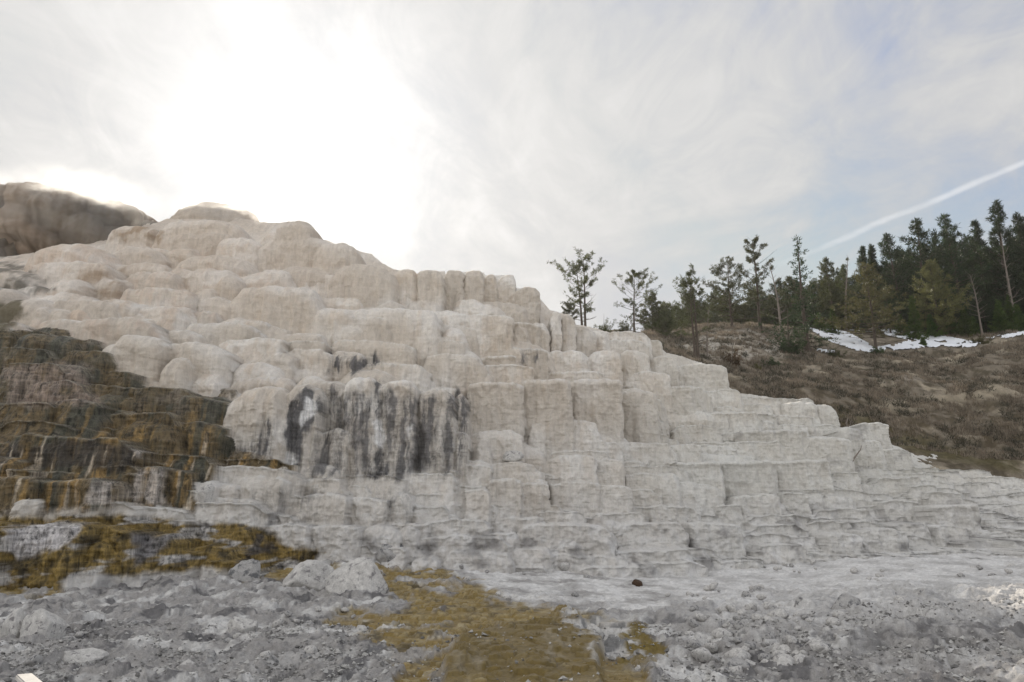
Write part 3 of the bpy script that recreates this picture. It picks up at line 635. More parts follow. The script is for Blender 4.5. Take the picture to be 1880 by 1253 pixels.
def build_hill():
    ny, nx = 700, 720
    yv = 37 * (170 / 37) ** np.linspace(0, 1, ny); t = np.linspace(-.02, .95, nx)
    T, Yv = np.meshgrid(t, yv); X = T * Yv
    H = coarse(Hfun, X, Yv, 160, 160) + hill_noise(X, Yv)
    # keep the near edge tucked behind the terrace
    px, py = proj(X, Yv, H)
    n1 = fbm(X * .35, Yv * .45, 5, 341); n2 = fbm(X * 2, Yv * 2, 4, 345); n3 = fbm(X * .9, Yv * 1.2, 4, 349)
    C = np.zeros(X.shape + (3,)) + np.array([0.235, 0.20, 0.155])
    C = lerp3(C, (0.43, 0.37, 0.28), ss(-.1, .5, n1 + .4 * n2))
    C = lerp3(C, (0.075, 0.062, 0.04), .8 * ss(-.06, .28, n3 + .3 * n2))
    ppx = px + 30 * n1; ppy = py + 10 * n3
    C = lerp3(C, (0.10, 0.078, 0.05), .75 * poly(px + 60 * n1, py + 22 * n1, [(1340,690),(1500,700),(1600,690),(1600,730),(1880,740),(1900,870),(1700,850),(1400,760)], 25) * ss(-.45, .15, n3 + .4 * n2))
    C = lerp3(C, (0.42, 0.36, 0.27), .6 * poly(px + 20 * n1, py + 8 * n1, [(1560,752),(1700,728),(1880,700),(1880,722),(1700,750),(1580,768)], 8))
    C = lerp3(C, (0.52, 0.48, 0.42), .9 * poly(ppx, ppy, [(1240,640),(1290,612),(1380,605),(1450,618),(1440,650),(1340,668)], 14) * ss(-.4, .2, n2 + n3))
    C = lerp3(C, (0.40, 0.35, 0.29), .7 * poly(ppx, ppy, [(1610,680),(1660,688),(1690,700),(1660,704),(1620,690)], 6))
    C = lerp3(C, (0.11, 0.095, 0.045), .7 * poly(ppx, ppy, [(1510,740),(1600,770),(1650,790),(1780,830),(1880,850),(1880,870),(1700,840),(1600,800),(1510,765)], 8))
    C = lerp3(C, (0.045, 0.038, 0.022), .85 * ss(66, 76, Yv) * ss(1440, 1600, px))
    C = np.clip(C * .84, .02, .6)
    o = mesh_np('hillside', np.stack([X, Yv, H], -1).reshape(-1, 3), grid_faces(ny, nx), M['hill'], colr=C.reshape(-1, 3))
    tag(o, 'brown dry grass hillside right of the white terraces', kind='structure')
    # snow
    sn_m = np.zeros(X.shape)
    for pts in ([(1472,596),(1505,600),(1560,612),(1600,634),(1606,650),(1570,645),(1520,628),(1495,612)], [(1612,603),(1700,612),(1770,624),(1800,630),(1795,640),(1700,640),(1640,645),(1600,648),(1596,640),(1650,632),(1668,626),(1625,616)],
                [(1810,622),(1885,608),(1890,616),(1835,624)], [(1498,640),(1535,645),(1530,650),(1500,648)], [(1570,603),(1612,606),(1610,612),(1560,608)]):
        sn_m = np.maximum(sn_m, poly(px + 6 * n2, py + 2.5 * n2, pts, 4))
    sn_m = sn_m * ss(-.42, -.22, fbm(X * 1.1, Yv * .8, 4, 361) - .02) 
    f = sn_m > .45; keep = f[:-1, :-1] & f[1:, 1:] & f[:-1, 1:] & f[1:, :-1]
    V = np.stack([X, Yv, H + .03 + .09 * sn_m], -1).reshape(-1, 3)
    V, Fc, _ = compact(V, grid_faces(ny, nx, keep))
    o = mesh_np('snow', V, Fc, M['snow']); tag(o, 'patchy old snow along the edge of the forest', 'snow', kind='stuff')
    # low sage clumps
    N = 5200; yy = rng.uniform(41, 66, N); xx = yy * rng.uniform(.15, .75, N); hh = Hfun(xx, yy) + hill_noise(xx, yy); qx, qy = proj(xx, yy, hh)
    ok = (fbm(xx * .35, yy * .45, 3, 381) > .02) & (qx > 1180) & (qx < 1960) & (poly(qx, qy, [(1472,596),(1600,610),(1800,628),(1885,608),(1885,622),(1795,640),(1600,652),(1500,650)], 2) < .5)
    cc = np.stack([xx, yy, hh + .06], -1)[ok]; dd = np.zeros(cc.shape); dd[:, 2] = 1.
    V = tufts(cc, dd, .20, 26, .16, .02, rng); o = mesh_np('sagebrush', V, np.arange(len(V)).reshape(-1, 3), M['sage'], smooth=False)
    tag(o, 'low dull sage scrub scattered over the brown hillside', 'scrub', kind='stuff')
    # dry grass tufts
    N = 26000
    yy = rng.uniform(41, 68, N * 2); tt = rng.uniform(.15, .75, N * 2); xx = yy * tt
    hh = Hfun(xx, yy) + hill_noise(xx, yy); qx, qy = proj(xx, yy, hh)
    ok = (fbm(xx * .5, yy * .6, 3, 371) + .5 * fbm(xx * 1.7, yy * 2, 3, 373) > .04) & (qx > 1180) & (qx < 1960)
    for pts in ([(1472,596),(1600,610),(1800,628),(1885,608),(1885,622),(1795,640),(1600,652),(1500,650)],): ok &= poly(qx, qy, pts, 2) < .5
    xx, yy, hh = xx[ok][:N], yy[ok][:N], hh[ok][:N]; n = len(xx)
    k = 5; V = np.zeros((n, k, 3, 3)); a = rng.uniform(0, 6.28, (n, k)); ln = rng.uniform(.10, .30, (n, k)); le = rng.uniform(.02, .18, (n, k)); ox = rng.normal(0, .07, (n, k)); oy = rng.normal(0, .07, (n, k))
    bx = xx[:, None] + ox; by = yy[:, None] + oy; w = .022
    V[:, :, 0] = np.stack([bx - w * np.sin(a), by + w * np.cos(a), hh[:, None] - .03 + 0 * a], -1); V[:, :, 1] = np.stack([bx + w * np.sin(a), by - w * np.cos(a), hh[:, None] - .03 + 0 * a], -1)
    V[:, :, 2] = np.stack([bx + le * np.cos(a), by + le * np.sin(a), hh[:, None] + ln], -1)
    o = mesh_np('dry_grass', V.reshape(-1, 3), np.arange(n * k * 3).reshape(-1, 3), M['grass'], smooth=False)
    tag(o, 'short tan dry grass tufts on the brown hillside', 'grass', kind='stuff')
build_hill()
def hillz(x, y): return float(Hfun(np.array([x]), np.array([y]))[0] + hill_noise(np.array([x]), np.array([y]))[0])

# ------------------------------------------------------------------ trees
def tube(pts, rad, n=6):
    pts = np.asarray(pts, float); rad = np.asarray(rad, float); m = len(pts)
    tan = np.gradient(pts, axis=0); tan /= np.linalg.norm(tan, axis=1)[:, None] + 1e-9
    ref = np.array([0, 0, 1.]) if abs(tan[0][2]) < .8 else np.array([1., 0, 0])
    u = np.cross(tan, ref); u /= np.linalg.norm(u, axis=1)[:, None] + 1e-9; v = np.cross(tan, u)
    a = np.linspace(0, 2 * np.pi, n, endpoint=False)
    V = pts[:, None] + rad[:, None, None] * (np.cos(a)[None, :, None] * u[:, None] + np.sin(a)[None, :, None] * v[:, None])
    i = np.arange(m * n).reshape(m, n)
    Fc = np.stack([i[:-1], np.roll(i[:-1], -1, 1), np.roll(i[1:], -1, 1), i[1:]], -1).reshape(-1, 4)
    return V.reshape(-1, 3), Fc
class MB:
    def __init__(s): s.V = []; s.F = []; s.n = 0
    def add(s, V, Fc): s.V.append(V); s.F.append(Fc + s.n); s.n += len(V)
    def mesh(s, name, mat, parent=None, smooth=True): return mesh_np(name, np.concatenate(s.V), np.concatenate(s.F), mat, parent, smooth=smooth)
def make_tree(name, kind, H, Wd, seed, leafmat, label=None, cat='tree', group=None):
    """kind: open (irregular pine), layered, spire, dense, young, snag, bush"""
    rs = np.random.default_rng(seed); root = empty(name, (0, 0, 0))
    tr = MB(); C = []; D = []
    r0 = H * (.017 if kind != 'bush' else .02)
    def trunkline(lean, hgt, wob, x0=0., y0=0.):
        t = np.linspace(0, 1, 12); ph = rs.uniform(0, 6.28, 2)
        return np.c_[x0 + lean[0] * t ** 1.3 + wob * np.sin(t * 4 + ph[0]) * t, y0 + lean[1] * t ** 1.3 + wob * np.sin(t * 5 + ph[1]) * t, t * hgt - .25 * (1 - t)]
    def branch(p0, d, L, rad, up, leaf, rec=0, sub=3):
        m = 6; t = np.linspace(0, 1, m)[:, None]
        bend = rs.normal(0, .10, 3) * L
        pts = p0 + d * L * t + bend * t ** 2 + np.array([0, 0, up * L]) * t ** 2
        V, Fc = tube(pts, rad * (1 - .8 * t[:, 0]), 4 if rad < .04 else 5); tr.add(V, Fc)
        if leaf > 0:
            for k in range(int(leaf)):
                q = rs.uniform(.40 if kind in ('open', 'layered') else .15, 1.05); i = min(m - 2, int(q * (m - 1))); f = q * (m - 1) - i
                c = pts[i] * (1 - f) + pts[i + 1] * f; C.append(c + rs.normal(0, .05, 3) * L * .6); dd = d + np.array([0, 0, .35 + up]); D.append(dd / np.linalg.norm(dd))
        if rec > 0:
            for k in range(sub):
                q = rs.uniform(.3, .9); i = int(q * (m - 1)); side = np.cross(d, [0, 0, 1]) * rs.choice([-1, 1]) * rs.uniform(.5, 1.)
                dd = d * .7 + side * .8 + np.array([0, 0, rs.uniform(-.05, .35)]); dd /= np.linalg.norm(dd)
                branch(pts[i], dd, L * rs.uniform(.3, .5), rad * .45, up * .7, leaf * .6, rec - 1, sub)
    Hs = [(trunkline(rs.normal(0, .025 * H, 2), H, .012 * H), H)]
    if kind == 'open' and seed % 2: Hs.append((trunkline(rs.normal(0, .03 * H, 2) + [-.06 * H, 0], H * .9, .012 * H, -.035 * H), H * .9))
    if kind == 'snag': Hs = [(trunkline(rs.normal(0, .06 * H, 2), H, .02 * H), H)]
    for line, hh in Hs:
        t = np.linspace(0, 1, 12); V, Fc = tube(line, r0 * (1.15 - 1.05 * t) * (1 + .5 * np.exp(-t * 20)), 7); tr.add(V, Fc)
        z0, nb = {'open': (.22, 34), 'layered': (.16, 72), 'spire': (.08, 80), 'dense': (.10, 88), 'young': (.02, 80), 'snag': (.3, 26), 'bush': (.0, 46)}[kind]
        nb = int(nb / len(Hs) ** .7)
        for b in range(nb):
            q = z0 + (1 - z0) * ((b + rs.random()) / nb); i = min(10, int(q * 11)); f = q * 11 - i; p0 = line[i] * (1 - f) + line[min(11, i + 1)] * f
            az = b * 2.4 + rs.normal(0, .5); u = (q - z0) / (1 - z0)
            if kind == 'open':
                prof = (.45 + .9 * u) if u < .6 else (1.0 * (1.06 - u) / .46 + .12); prof *= rs.choice([.45, .75, 1.0, 1.15], p=[.25, .3, .3, .15]); el = .05 + .7 * u; up = .22
                leaf = 0 if u < .12 else (5 if u < .3 else 11)
                if rs.random() < .12: leaf = 0
                rec = 1
            elif kind == 'layered': prof = (1.02 - u) ** .7 * rs.choice([.35, .8, 1.05, 1.25]) * (.75 if u < .15 else 1); el = .0 + .55 * u; up = .10; leaf = 9 if u > .1 else 3; rec = 1
            elif kind == 'spire': prof = ((1.03 - u) ** .9 * .9 + .1) * rs.choice([.5, .9, 1.3]); el = -.15 + .45 * u; up = .12; leaf = 8; rec = 0
            elif kind == 'dense': prof = (1.01 - u) ** .8 * rs.uniform(.5, 1.25) * min(1, .5 + u * 3) + .02; el = -.05 + .75 * u; up = .12; leaf = 10; rec = 1
            elif kind == 'young': prof = (1.03 - u) ** .95 * rs.uniform(.7, 1.05); el = .2 + .5 * u; up = .15; leaf = 9; rec = 0
            elif kind == 'snag': prof = (1.1 - u) ** .5 * rs.uniform(.3, 1.0); el = .25 + .6 * u; up = .15; leaf = 0 if rs.random() < .93 else 4; rec = 1
            else: prof = rs.uniform(.6, 1.1) * (1 - u * .3); el = rs.uniform(.1, 1.2); up = .1; leaf = 12; rec = 0; p0 = line[0] + np.array([rs.normal(0, .12) * Wd, rs.normal(0, .12) * Wd, .15])
            L = Wd / 2 * prof
            if kind == 'bush': L = max(.25, (H * .9 if el > .7 else Wd / 2) * prof)
            if L < .12: L = .12
            if kind in ('dense', 'spire', 'layered', 'young') and leaf > 3: leaf = max(1.5, leaf * (.12 + 1.25 * prof))
            d = np.array([math.cos(az) * math.cos(el), math.sin(az) * math.cos(el), math.sin(el)])
            branch(p0, d, L, max(.012, r0 * .30 * (1.1 - u)), up, leaf, rec, 3 if kind != 'dense' else 2)
    tm = M['dead'] if kind == 'snag' else M['bark']
    tr.mesh('trunk', tm, root)
    if C:
        C = np.array(C); D = np.array(D)
        sz = {'open': (.13, 9, .17, .028), 'layered': (.15, 9, .19, .032), 'spire': (.12, 8, .17, .032), 'dense': (.17, 10, .24, .034), 'young': (.14, 8, .18, .04), 'snag': (.12, 7, .16, .03), 'bush': (.14, 9, .16, .035)}[kind]
        s = (H / 9) ** .5 if kind not in ('young', 'bush') else max(.55, (H / 4) ** .5)
        V = tufts(C, D, sz[0] * s, sz[1], sz[2] * s, sz[3] * s, rs)
        mesh_np('crown', V, np.arange(len(V)).reshape(-1, 3), leafmat, root, smooth=False)
    tag(root, label, cat, group)
    root['H'] = H; root['Wd'] = Wd
    return root
def dup(src, loc, rz, sx=1., sz=1.):
    o = src.copy(); col.objects.link(o); o.location = loc; o.rotation_euler = (0, 0, rz); o.scale = (sx, sx, sz)
    for ch in src.children:
        c = ch.copy(); col.objects.link(c); c.parent = o
    return o
PROTO = {}
def place_tree(px, pyb, pyt, wpx, Y, kind, seed, mat, label, group=None, name='pine_tree', cat='tree', onhill=True):
    x, y, z = [float(v) for v in W(px, pyb, Y)]
    if onhill:
        zh = hillz(x, y); z = min(z, zh) if abs(z - zh) > 1.2 else zh
        z = zh
    wpx = wpx * {'dense': 1.55, 'spire': 1.35, 'layered': 1.25, 'open': 1.1}.get(kind, 1.0)
    ztop = float(W(px, pyt, Y)[2]); H = max(.4, ztop - z); Wd = wpx / F * math.hypot(y, z)
    key = (kind, seed, mat)
    if key not in PROTO:
        r = make_tree(name, kind, H, Wd, seed, M[mat], label, cat, group); r.location = (x, y, z - .05); PROTO[key] = r
        r.rotation_euler = (0, 0, 0); return r
    s = PROTO[key]; r = dup(s, (x, y, z - .05), random.uniform(0, 6.28), Wd / s['Wd'], H / s['H'])
    r.name = name; tag(r, label, cat, group); return r
NB = [(1226,'the dense low pine at the terrace edge'),(1282,'the wide pine with bare lower trunks'),(1345,'the broad layered pine on the knoll'),(1396,'the tall crooked pine on the knoll'),(1437,'the dead forked pine'),(1482,'the slender spire fir'),(1531,'the flat-topped pine'),(1556,'the thin-crowned pine'),(1608,'the spreading olive pine by the snow'),
      (1655,'the tall pointed fir'),(1705,'the fir with a forked crown'),(1768,'the fir with a ragged double top'),(1815,'the fir left of the tallest tree'),(1856,'the tallest tree at right'),(1900,'the fir cut by the right edge')]
def near(x):
    q = min(NB, key=lambda t: abs(t[0] - x)); return ('seen left of ' if x < q[0] - 9 else 'seen right of ' if x > q[0] + 9 else 'straight behind ') + q[1]
T = place_tree
T(1075,602,478,98,55,'open',101,'needle','double-trunked open pine, the leftmost tall tree above the white terraces')
T(1046,605,560,40,56,'open',12,'needle','low scrubby pine at the foot of the leftmost double-trunked pine')
T(1165,632,505,88,57,'open',24,'needle','spindly open pine, second tall tree from the left end of the row')
T(1198,640,540,50,59,'layered',3,'needle','slim pine close to the right of the second tall open pine')
T(1110,612,575,40,58,'bush',5,'needle','round dark bush right behind the terrace rim, between the two leftmost pines','', 'bush_tree','bush')
T(1148,612,580,36,60,'bush',6,'needle','dark green bush just left of the foot of the second tall pine','', 'bush_tree','bush')
T(1226,648,572,60,58,'dense',7,'needle','dense dark pine low behind the terrace edge, left of the bleached-trunk pine')
T(1282,655,506,84,50,'open',35,'needle','wide pine with bare grey lower trunks rising just above the terrace shoulder')
T(1298,650,560,40,51,'snag',81,'needle','bleached bare trunk standing against the wide pine on the shoulder',name='dead_tree')
T(1345,608,474,86,63,'layered',9,'needle','broad layered pine standing on the crest of the pale knoll')
T(1396,604,442,66,64,'open',40,'needle','tall crooked pine with a bushy top leaning left, on the pale knoll')
T(1437,620,476,60,60,'snag',83,'needle','mostly dead pine with forked bare top beside the crooked pine',name='dead_tree')
T(1448,636,562,56,58,'bush',14,'juniper','dense dark green juniper at the foot of the dead forked pine','', 'juniper','bush')
T(1482,626,436,54,60,'spire',15,'fir','slender spire-shaped fir rising alone above its neighbours',name='fir_tree')
T(1531,600,474,56,72,'layered',16,'needle','flat-topped pine just right of the slender spire fir')
T(1556,600,486,50,74,'layered',17,'needle','thin-crowned pine second to the right of the spire fir')
T(1553,600,472,24,73,'snag',84,'needle','bare grey treetop poking up between two thin-crowned pines',name='dead_tree')
T(1598,600,456,34,76,'dense',18,'fir','narrow dark fir, left one of a pair of narrow tops','', 'fir_tree')
T(1619,600,450,34,76,'dense',19,'fir','narrow dark fir, right one of a pair of narrow tops','', 'fir_tree')
T(1655,604,428,70,75,'dense',20,'fir','tall pointed fir left of the two broad rounded firs','', 'fir_tree')
T(1705,604,402,92,75,'dense',21,'fir','broad round-topped fir with a forked crown, first of the big dark trees','', 'fir_tree')
T(1768,604,400,98,74,'dense',22,'fir','broad dark fir with a ragged double top, second of the big dark trees','', 'fir_tree')
T(1815,600,406,62,78,'dense',23,'fir','dark fir filling the gap left of the tallest tree at the right edge','', 'fir_tree')
T(1856,604,368,72,74,'dense',24,'fir','tallest tree, a dark conifer near the right edge of the photo','', 'fir_tree')
T(1900,604,392,80,76,'dense',25,'fir','dark fir cut by the right edge of the photo','', 'fir_tree')
T(1608,643,488,112,61,'layered',26,'olive','spreading olive green pine standing in front of the snow patch')
T(1722,612,480,84,68,'dense',27,'olive','yellowish olive pine in front of the big dark firs')
T(1803,610,502,70,67,'snag',86,'needle','pale bare dead tree with twisted branches before the dark firs',name='dead_tree')
T(1866,606,430,50,69,'snag',87,'needle','leaning dead trunk in front of the tallest dark conifer',name='dead_tree')
for i, (a, b, c, w) in enumerate([(1682,616,545,38),(1712,614,578,40),(1745,612,570,34),(1775,612,565,40),(1836,610,552,40),(1862,608,545,52),(1848,610,576,34),(1875,608,560,46),(1790,612,580,30),(1530,604,568,36),(1505,606,575,34),(1655,612,580,34)]):
    T(a, b, c, w, 67 + (i % 3), 'young', 40 + i % 4, 'young', 'green young conifer, ' + near(a), 'young conifers along the forest edge', 'young_conifer')
# trees further back, filling the wood
rr = random.Random(3)
def H0(a, c): return c < np.interp(a, [1200, 1300, 1400, 1470, 1520, 1600, 1660, 1720, 1800, 1880, 1960], [597, 574, 568, 542, 522, 512, 482, 452, 456, 440, 414])
bk = []
for px in list(range(1206, 1500, 12)) + list(range(1500, 1960, 16)):
    top = np.interp(px, [1200, 1300, 1400, 1470, 1520, 1600, 1660, 1720, 1800, 1880, 1960], [566, 538, 530, 508, 506, 498, 468, 438, 438, 425, 400])
    bk.append((px + rr.uniform(-6, 6), 600, top + rr.uniform(-6, 26), rr.uniform(44, 66), rr.uniform(78, 90)))
for px in range(1560, 1960, 24):
    top = np.interp(px, [1500, 1600, 1700, 1800, 1960], [530, 520, 480, 470, 450]); bk.append((px + rr.uniform(-8, 8), 600, top + rr.uniform(-10, 25), rr.uniform(50, 75), rr.uniform(92, 108)))
for px in range(1480, 1960, 30):
    bk.append((px + rr.uniform(-8, 8), 605, rr.uniform(525, 560), rr.uniform(44, 66), rr.uniform(70, 76)))
for i, (a, b, c, w, Y) in enumerate(bk):
    T(a, b, c, w, Y, 'dense' if i % 4 else 'layered', 60 + i % 6, 'fir' if (a > 1560 or i % 3) and a > 1400 else 'needle', ('tall ' if H0(a, c) else 'shorter ') + ('narrow ' if w < 55 else 'wide ') + 'conifer, ' + near(a), 'conifers filling the wood behind the front row', 'forest_tree')
# shrubs on the slope
T(1345,674,636,34,52,'bush',90,'rust','small upright russet and green juniper on the slope just right of the terrace', name='shrub', cat='shrub')
T(1413,668,650,44,53,'bush',91,'juniper','low spreading green shrub with bare twigs on the slope', name='shrub', cat='shrub')
T(1390,676,664,18,52,'bush',92,'olive','tiny yellow green shrub left of the low spreading shrub', name='shrub', cat='shrub')
T(1797,634,606,36,63,'bush',93,'olive','round yellow green shrub at the right end of the snow patch', name='shrub', cat='shrub')
T(1695,634,620,18,64,'young',94,'young','tiny conifer seedling poking out of the snow patch', name='shrub', cat='shrub')
T(1532,650,630,28,59,'bush',95,'needle','small grey green bush left of the spreading olive pine', name='shrub', cat='shrub')
T(1610,650,634,30,60,'bush',96,'juniper','dark low bush at the foot of the spreading olive pine', name='shrub', cat='shrub')
T(1376,608,596,18,64,'bush',97,'olive','small yellowish bush among the stones on the knoll crest', name='shrub', cat='shrub')

# ------------------------------------------------------------------ mounds on the crest
def ico(sub):
    import bmesh
    bm = bmesh.new(); bmesh.ops.create_icosphere(bm, subdivisions=sub, radius=1)
    V = np.array([v.co[:] for v in bm.verts]); Fc = np.array([[v.index for v in f.verts] for f in bm.faces]); bm.free(); return V, Fc
def n3(p, s, seed, oct=3): return (fbm(p[:, 0] * s, p[:, 1] * s, oct, seed) + fbm(p[:, 1] * s + 5, p[:, 2] * s, oct, seed + 5) + fbm(p[:, 2] * s, p[:, 0] * s + 9, oct, seed + 9)) / 1.9
def build_mound(px0, px1, pyt, pyb, Y, name, label, seed, dark):
    x0, _, _ = W(px0, pyt, Y); x1, _, _ = W(px1, pyt, Y); cx = float(x0 + x1) / 2; hw = float(x1 - x0) / 2
    zt = float(W(cx * 0 + (px0 + px1) / 2, pyt, Y)[2]); zb = float(W((px0 + px1) / 2, pyb, Y)[2])
    V, Fc = ico(7); h = zt - zb
    P = V.copy()
    P[:, 2] = np.where(V[:, 2] > 0, np.abs(V[:, 2]) ** .85, -np.abs(V[:, 2]) ** .8)
    r = 1 + .08 * n3(V, 1.3, seed)
    a = np.arctan2(V[:, 1], V[:, 0])
    f1, f2, _ = worley(a * 3.2, V[:, 2] * 2.2 + 8, seed); drip = np.sqrt(np.maximum(0, 1 - f1 ** 2))
    lowm = ss(.8, .3, V[:, 2]) * (1 if dark else .3)
    r = r - .14 * lowm * ss(.1, -.6, V[:, 2]) + (.25 + .75 * lowm) * (.5 if dark else .15) * (drip - .6) + (.13 if dark else .06) * n3(V, 2.2, seed + 2) + .04 * n3(V, 6, seed + 3)
    P = P * r[:, None]
    P = P * np.array([hw, hw * .8, h * .62]) + np.array([0, 0, h * .40])
    if dark: P[:, 2] += (h * .10) * np.sin(np.clip(P[:, 0] / hw, -1, 1) * -1.7) 
    lf = n3(V, 2, seed + 20); st = fbm(a * 14, V[:, 2] * 1.2, 4, seed + 30)
    C = np.zeros(V.shape) + np.array([0.50, 0.43, 0.36] if not dark else [.34, .29, .24])
    if dark:
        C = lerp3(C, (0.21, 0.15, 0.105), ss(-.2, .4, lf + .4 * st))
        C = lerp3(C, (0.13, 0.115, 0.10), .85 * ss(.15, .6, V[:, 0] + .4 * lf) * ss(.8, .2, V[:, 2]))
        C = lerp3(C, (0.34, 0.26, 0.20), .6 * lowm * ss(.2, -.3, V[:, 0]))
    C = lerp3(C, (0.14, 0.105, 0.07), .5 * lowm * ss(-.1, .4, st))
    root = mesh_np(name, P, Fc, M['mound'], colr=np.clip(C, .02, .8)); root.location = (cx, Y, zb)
    tag(root, label, 'rock mound'); return root
build_mound(-14, 296, 366, 500, 38.5, 'travertine_mound', 'large brown overhanging travertine mound at the upper left crest, wrapped in steam', 3, True)
build_mound(316, 486, 381, 480, 40.5, 'travertine_mound', 'low pale rounded mound on the crest right of the large brown mound', 8, False)
build_mound(-90, 66, 405, 520, 36.5, 'travertine_mound', 'dark grey rounded mound at the left edge below the large brown mound', 12, True)

# ------------------------------------------------------------------ boulders and rubble
def rock_mesh(name, seed, mat, flat=.7, rough=.28, sub=4):
    V, Fc = ico(sub); rs = np.random.default_rng(seed)
    r = 1 + rough * n3(V, 1.1, seed) + rough * .5 * n3(V, 2.8, seed + 2) + .06 * n3(V, 7, seed + 4)
    for _ in range(11):
        d = rs.normal(0, 1, 3); d /= np.linalg.norm(d); c = V @ d; lim = rs.uniform(.55, .9) / np.maximum(c, .05); r = np.where(r > lim, lim + .12 * (r - lim), r)
    r = r + .05 * n3(V, 3.5, seed + 7, 4) + .02 * n3(V, 10, seed + 8)
    P = V * r[:, None] * np.array([1, .85, flat])
    o = mesh_np(name, P, Fc, M[mat]); return o
def ground_hit(px, py):
    Y = 16.
    for _ in range(25):
        x, y, z = W(px, py, Y); g = gz(float(x), Y)
        _, ry, rz = ray(px, py); s = float(rz / ry); Y = Y + ((g - float(z)) / s) * .6 if abs(s) > 1e-3 else Y
        Y = min(28, max(7, Y))
    x, y, z = W(px, py, Y); return float(x), Y, gz(float(x), Y)
def boulder(px, pyt, pyb, wpx, seed, mat, label, flat=.7, Y=None, name='boulder', cat='boulder', rough=.28, sub=5):
    if Y is None: x, Y, z = ground_hit((px), pyb)
    x, _, zb = [float(v) for v in W(px, pyb, Y)]; zt = float(W(px, pyt, Y)[2])
    o = rock_mesh(name, seed, mat, 1.0, rough, sub); w = wpx / F * Y / 2
    h = (zt - zb); o.location = (x, Y + w * .5, zb + h * .22); o.scale = (w, w * .9, h * .80)
    tag(o, label, cat); return o
boulder(1560,1085,1132,64,11,'rock','large grey rounded boulder in the rubble at lower right')
boulder(1592,1118,1136,30,12,'rock','small dark boulder touching the right side of the large grey boulder',sub=4)
boulder(1476,1092,1126,34,13,'rock','leaning grey slab left of the large grey boulder')
boulder(1172,1063,1077,20,14,'brown_rock','small dark brown rock alone on the smooth white flat',name='brown_rock',cat='rock',sub=4)
boulder(1876,1015,1026,14,15,'brown_rock','small reddish brown rock at the right edge of the photo',name='brown_rock',cat='rock',sub=4)
boulder(1685,1060,1066,10,16,'brown_rock','tiny brown stone on the white flat at right',name='brown_rock',cat='rock',sub=3)
boulder(560,1030,1082,92,21,'white_rock','white crusty boulder beside the olive runoff, left one of two big lumps',rough=.2)
boulder(650,1024,1100,105,22,'white_rock','largest white crusty boulder beside the olive runoff',rough=.2)
boulder(445,1030,1072,70,23,'rock','grey pitted boulder left of the two white lumps')
boulder(345,1000,1046,60,24,'rock','dark grey and white pitted rock below the stained ledges')
boulder(385,1015,1052,50,25,'rock','grey pitted rock between the stained ledges and the pitted boulder')
boulder(70,1120,1180,90,26,'white_rock','broad white boulder at the lower left of the ground')
boulder(15,1115,1175,60,27,'white_rock','white boulder cut by the left edge of the photo')
boulder(130,1185,1225,100,28,'white_rock','flat white boulder below the broad white boulder at lower left')
boulder(440,1130,1165,64,29,'white_rock','bright white smooth rock in the middle of the grey lower left ground',rough=.2)
boulder(1090,1145,1175,46,31,'white_rock','white lump at the top of the olive cascade')
boulder(1420,1150,1178,30,32,'white_rock','pale round stone in the rubble left of the dark bank')
boulder(1285,1170,1195,36,33,'white_rock','pale knobbly stone in the lower centre right rubble')
boulder(1180,1222,1240,26,34,'white_rock','round pale stone at the foot of the narrow olive trickle')
boulder(700,975,1026,80,35,'rock','dark mottled bulging rock at the base of the central ledges',Y=20.8)
boulder(515,905,962,70,36,'rock','crusty dark grey rock with white cap on the middle ledges',Y=21.6)
boulder(942,826,844,40,37,'white_rock','white crusty lump on a ledge in the middle of the terrace',Y=25.4,sub=4)
boulder(1268,949,962,12,38,'white_rock','small white pointed stone on the lower ledges',Y=25.6,sub=3)
boulder(370,885,920,44,39,'white_rock','broken pale block at the end of the olive stained ledges',Y=19.7,rough=.2)
protos = [rock_mesh('rubble_stone', 200 + i, 'white_rock' if i % 3 else 'rock', .7, .33, 3) for i in range(7)]
spots = []
rr = random.Random(21)
zones = [(1260,1480,1080,1240,95,'in the rubble left of the large grey boulder'),(1330,1560,1130,1230,50,'in the rubble below the large grey boulder'),(1560,1860,1040,1140,50,'on the slope above the dark bank'),(1400,1500,1000,1060,14,'near the lowest ledges at right'),(0,700,1100,1240,45,'on the grey ground left of the olive runoff'),(840,1250,1030,1110,16,'on the smooth white flat')]
for zx0, zx1, zy0, zy1, n, zn in zones:
    for _ in range(n):
        spots.append((rr.uniform(zx0, zx1), rr.uniform(zy0, zy1), rr.uniform(.04, .13) * (1.5 if rr.random() < .15 else 1), zn))
for i, (px, py, s, zone) in enumerate(spots):
    x, y, z = ground_hit(px, py); rl, lp, lp2 = ground_rel(np.array([x]), np.array([y]))
    if i < 7: o = protos[i]
    else: o = protos[i % 7].copy(); col.objects.link(o)
    z = z + float(rl[0] * .8 + lp[0] * .12)
    o.location = (x, y, z + s * .25); o.rotation_euler = (rr.uniform(-.5, .5), rr.uniform(-.5, .5), rr.uniform(0, 6.3)); o.scale = (s, s, s)
    tag(o, ('larger ' if s > .11 else 'small ') + ('pale ' if (i % 7) % 3 else 'dark mottled ') + 'loose stone ' + zone, 'stone', 'loose stones scattered over the ground')

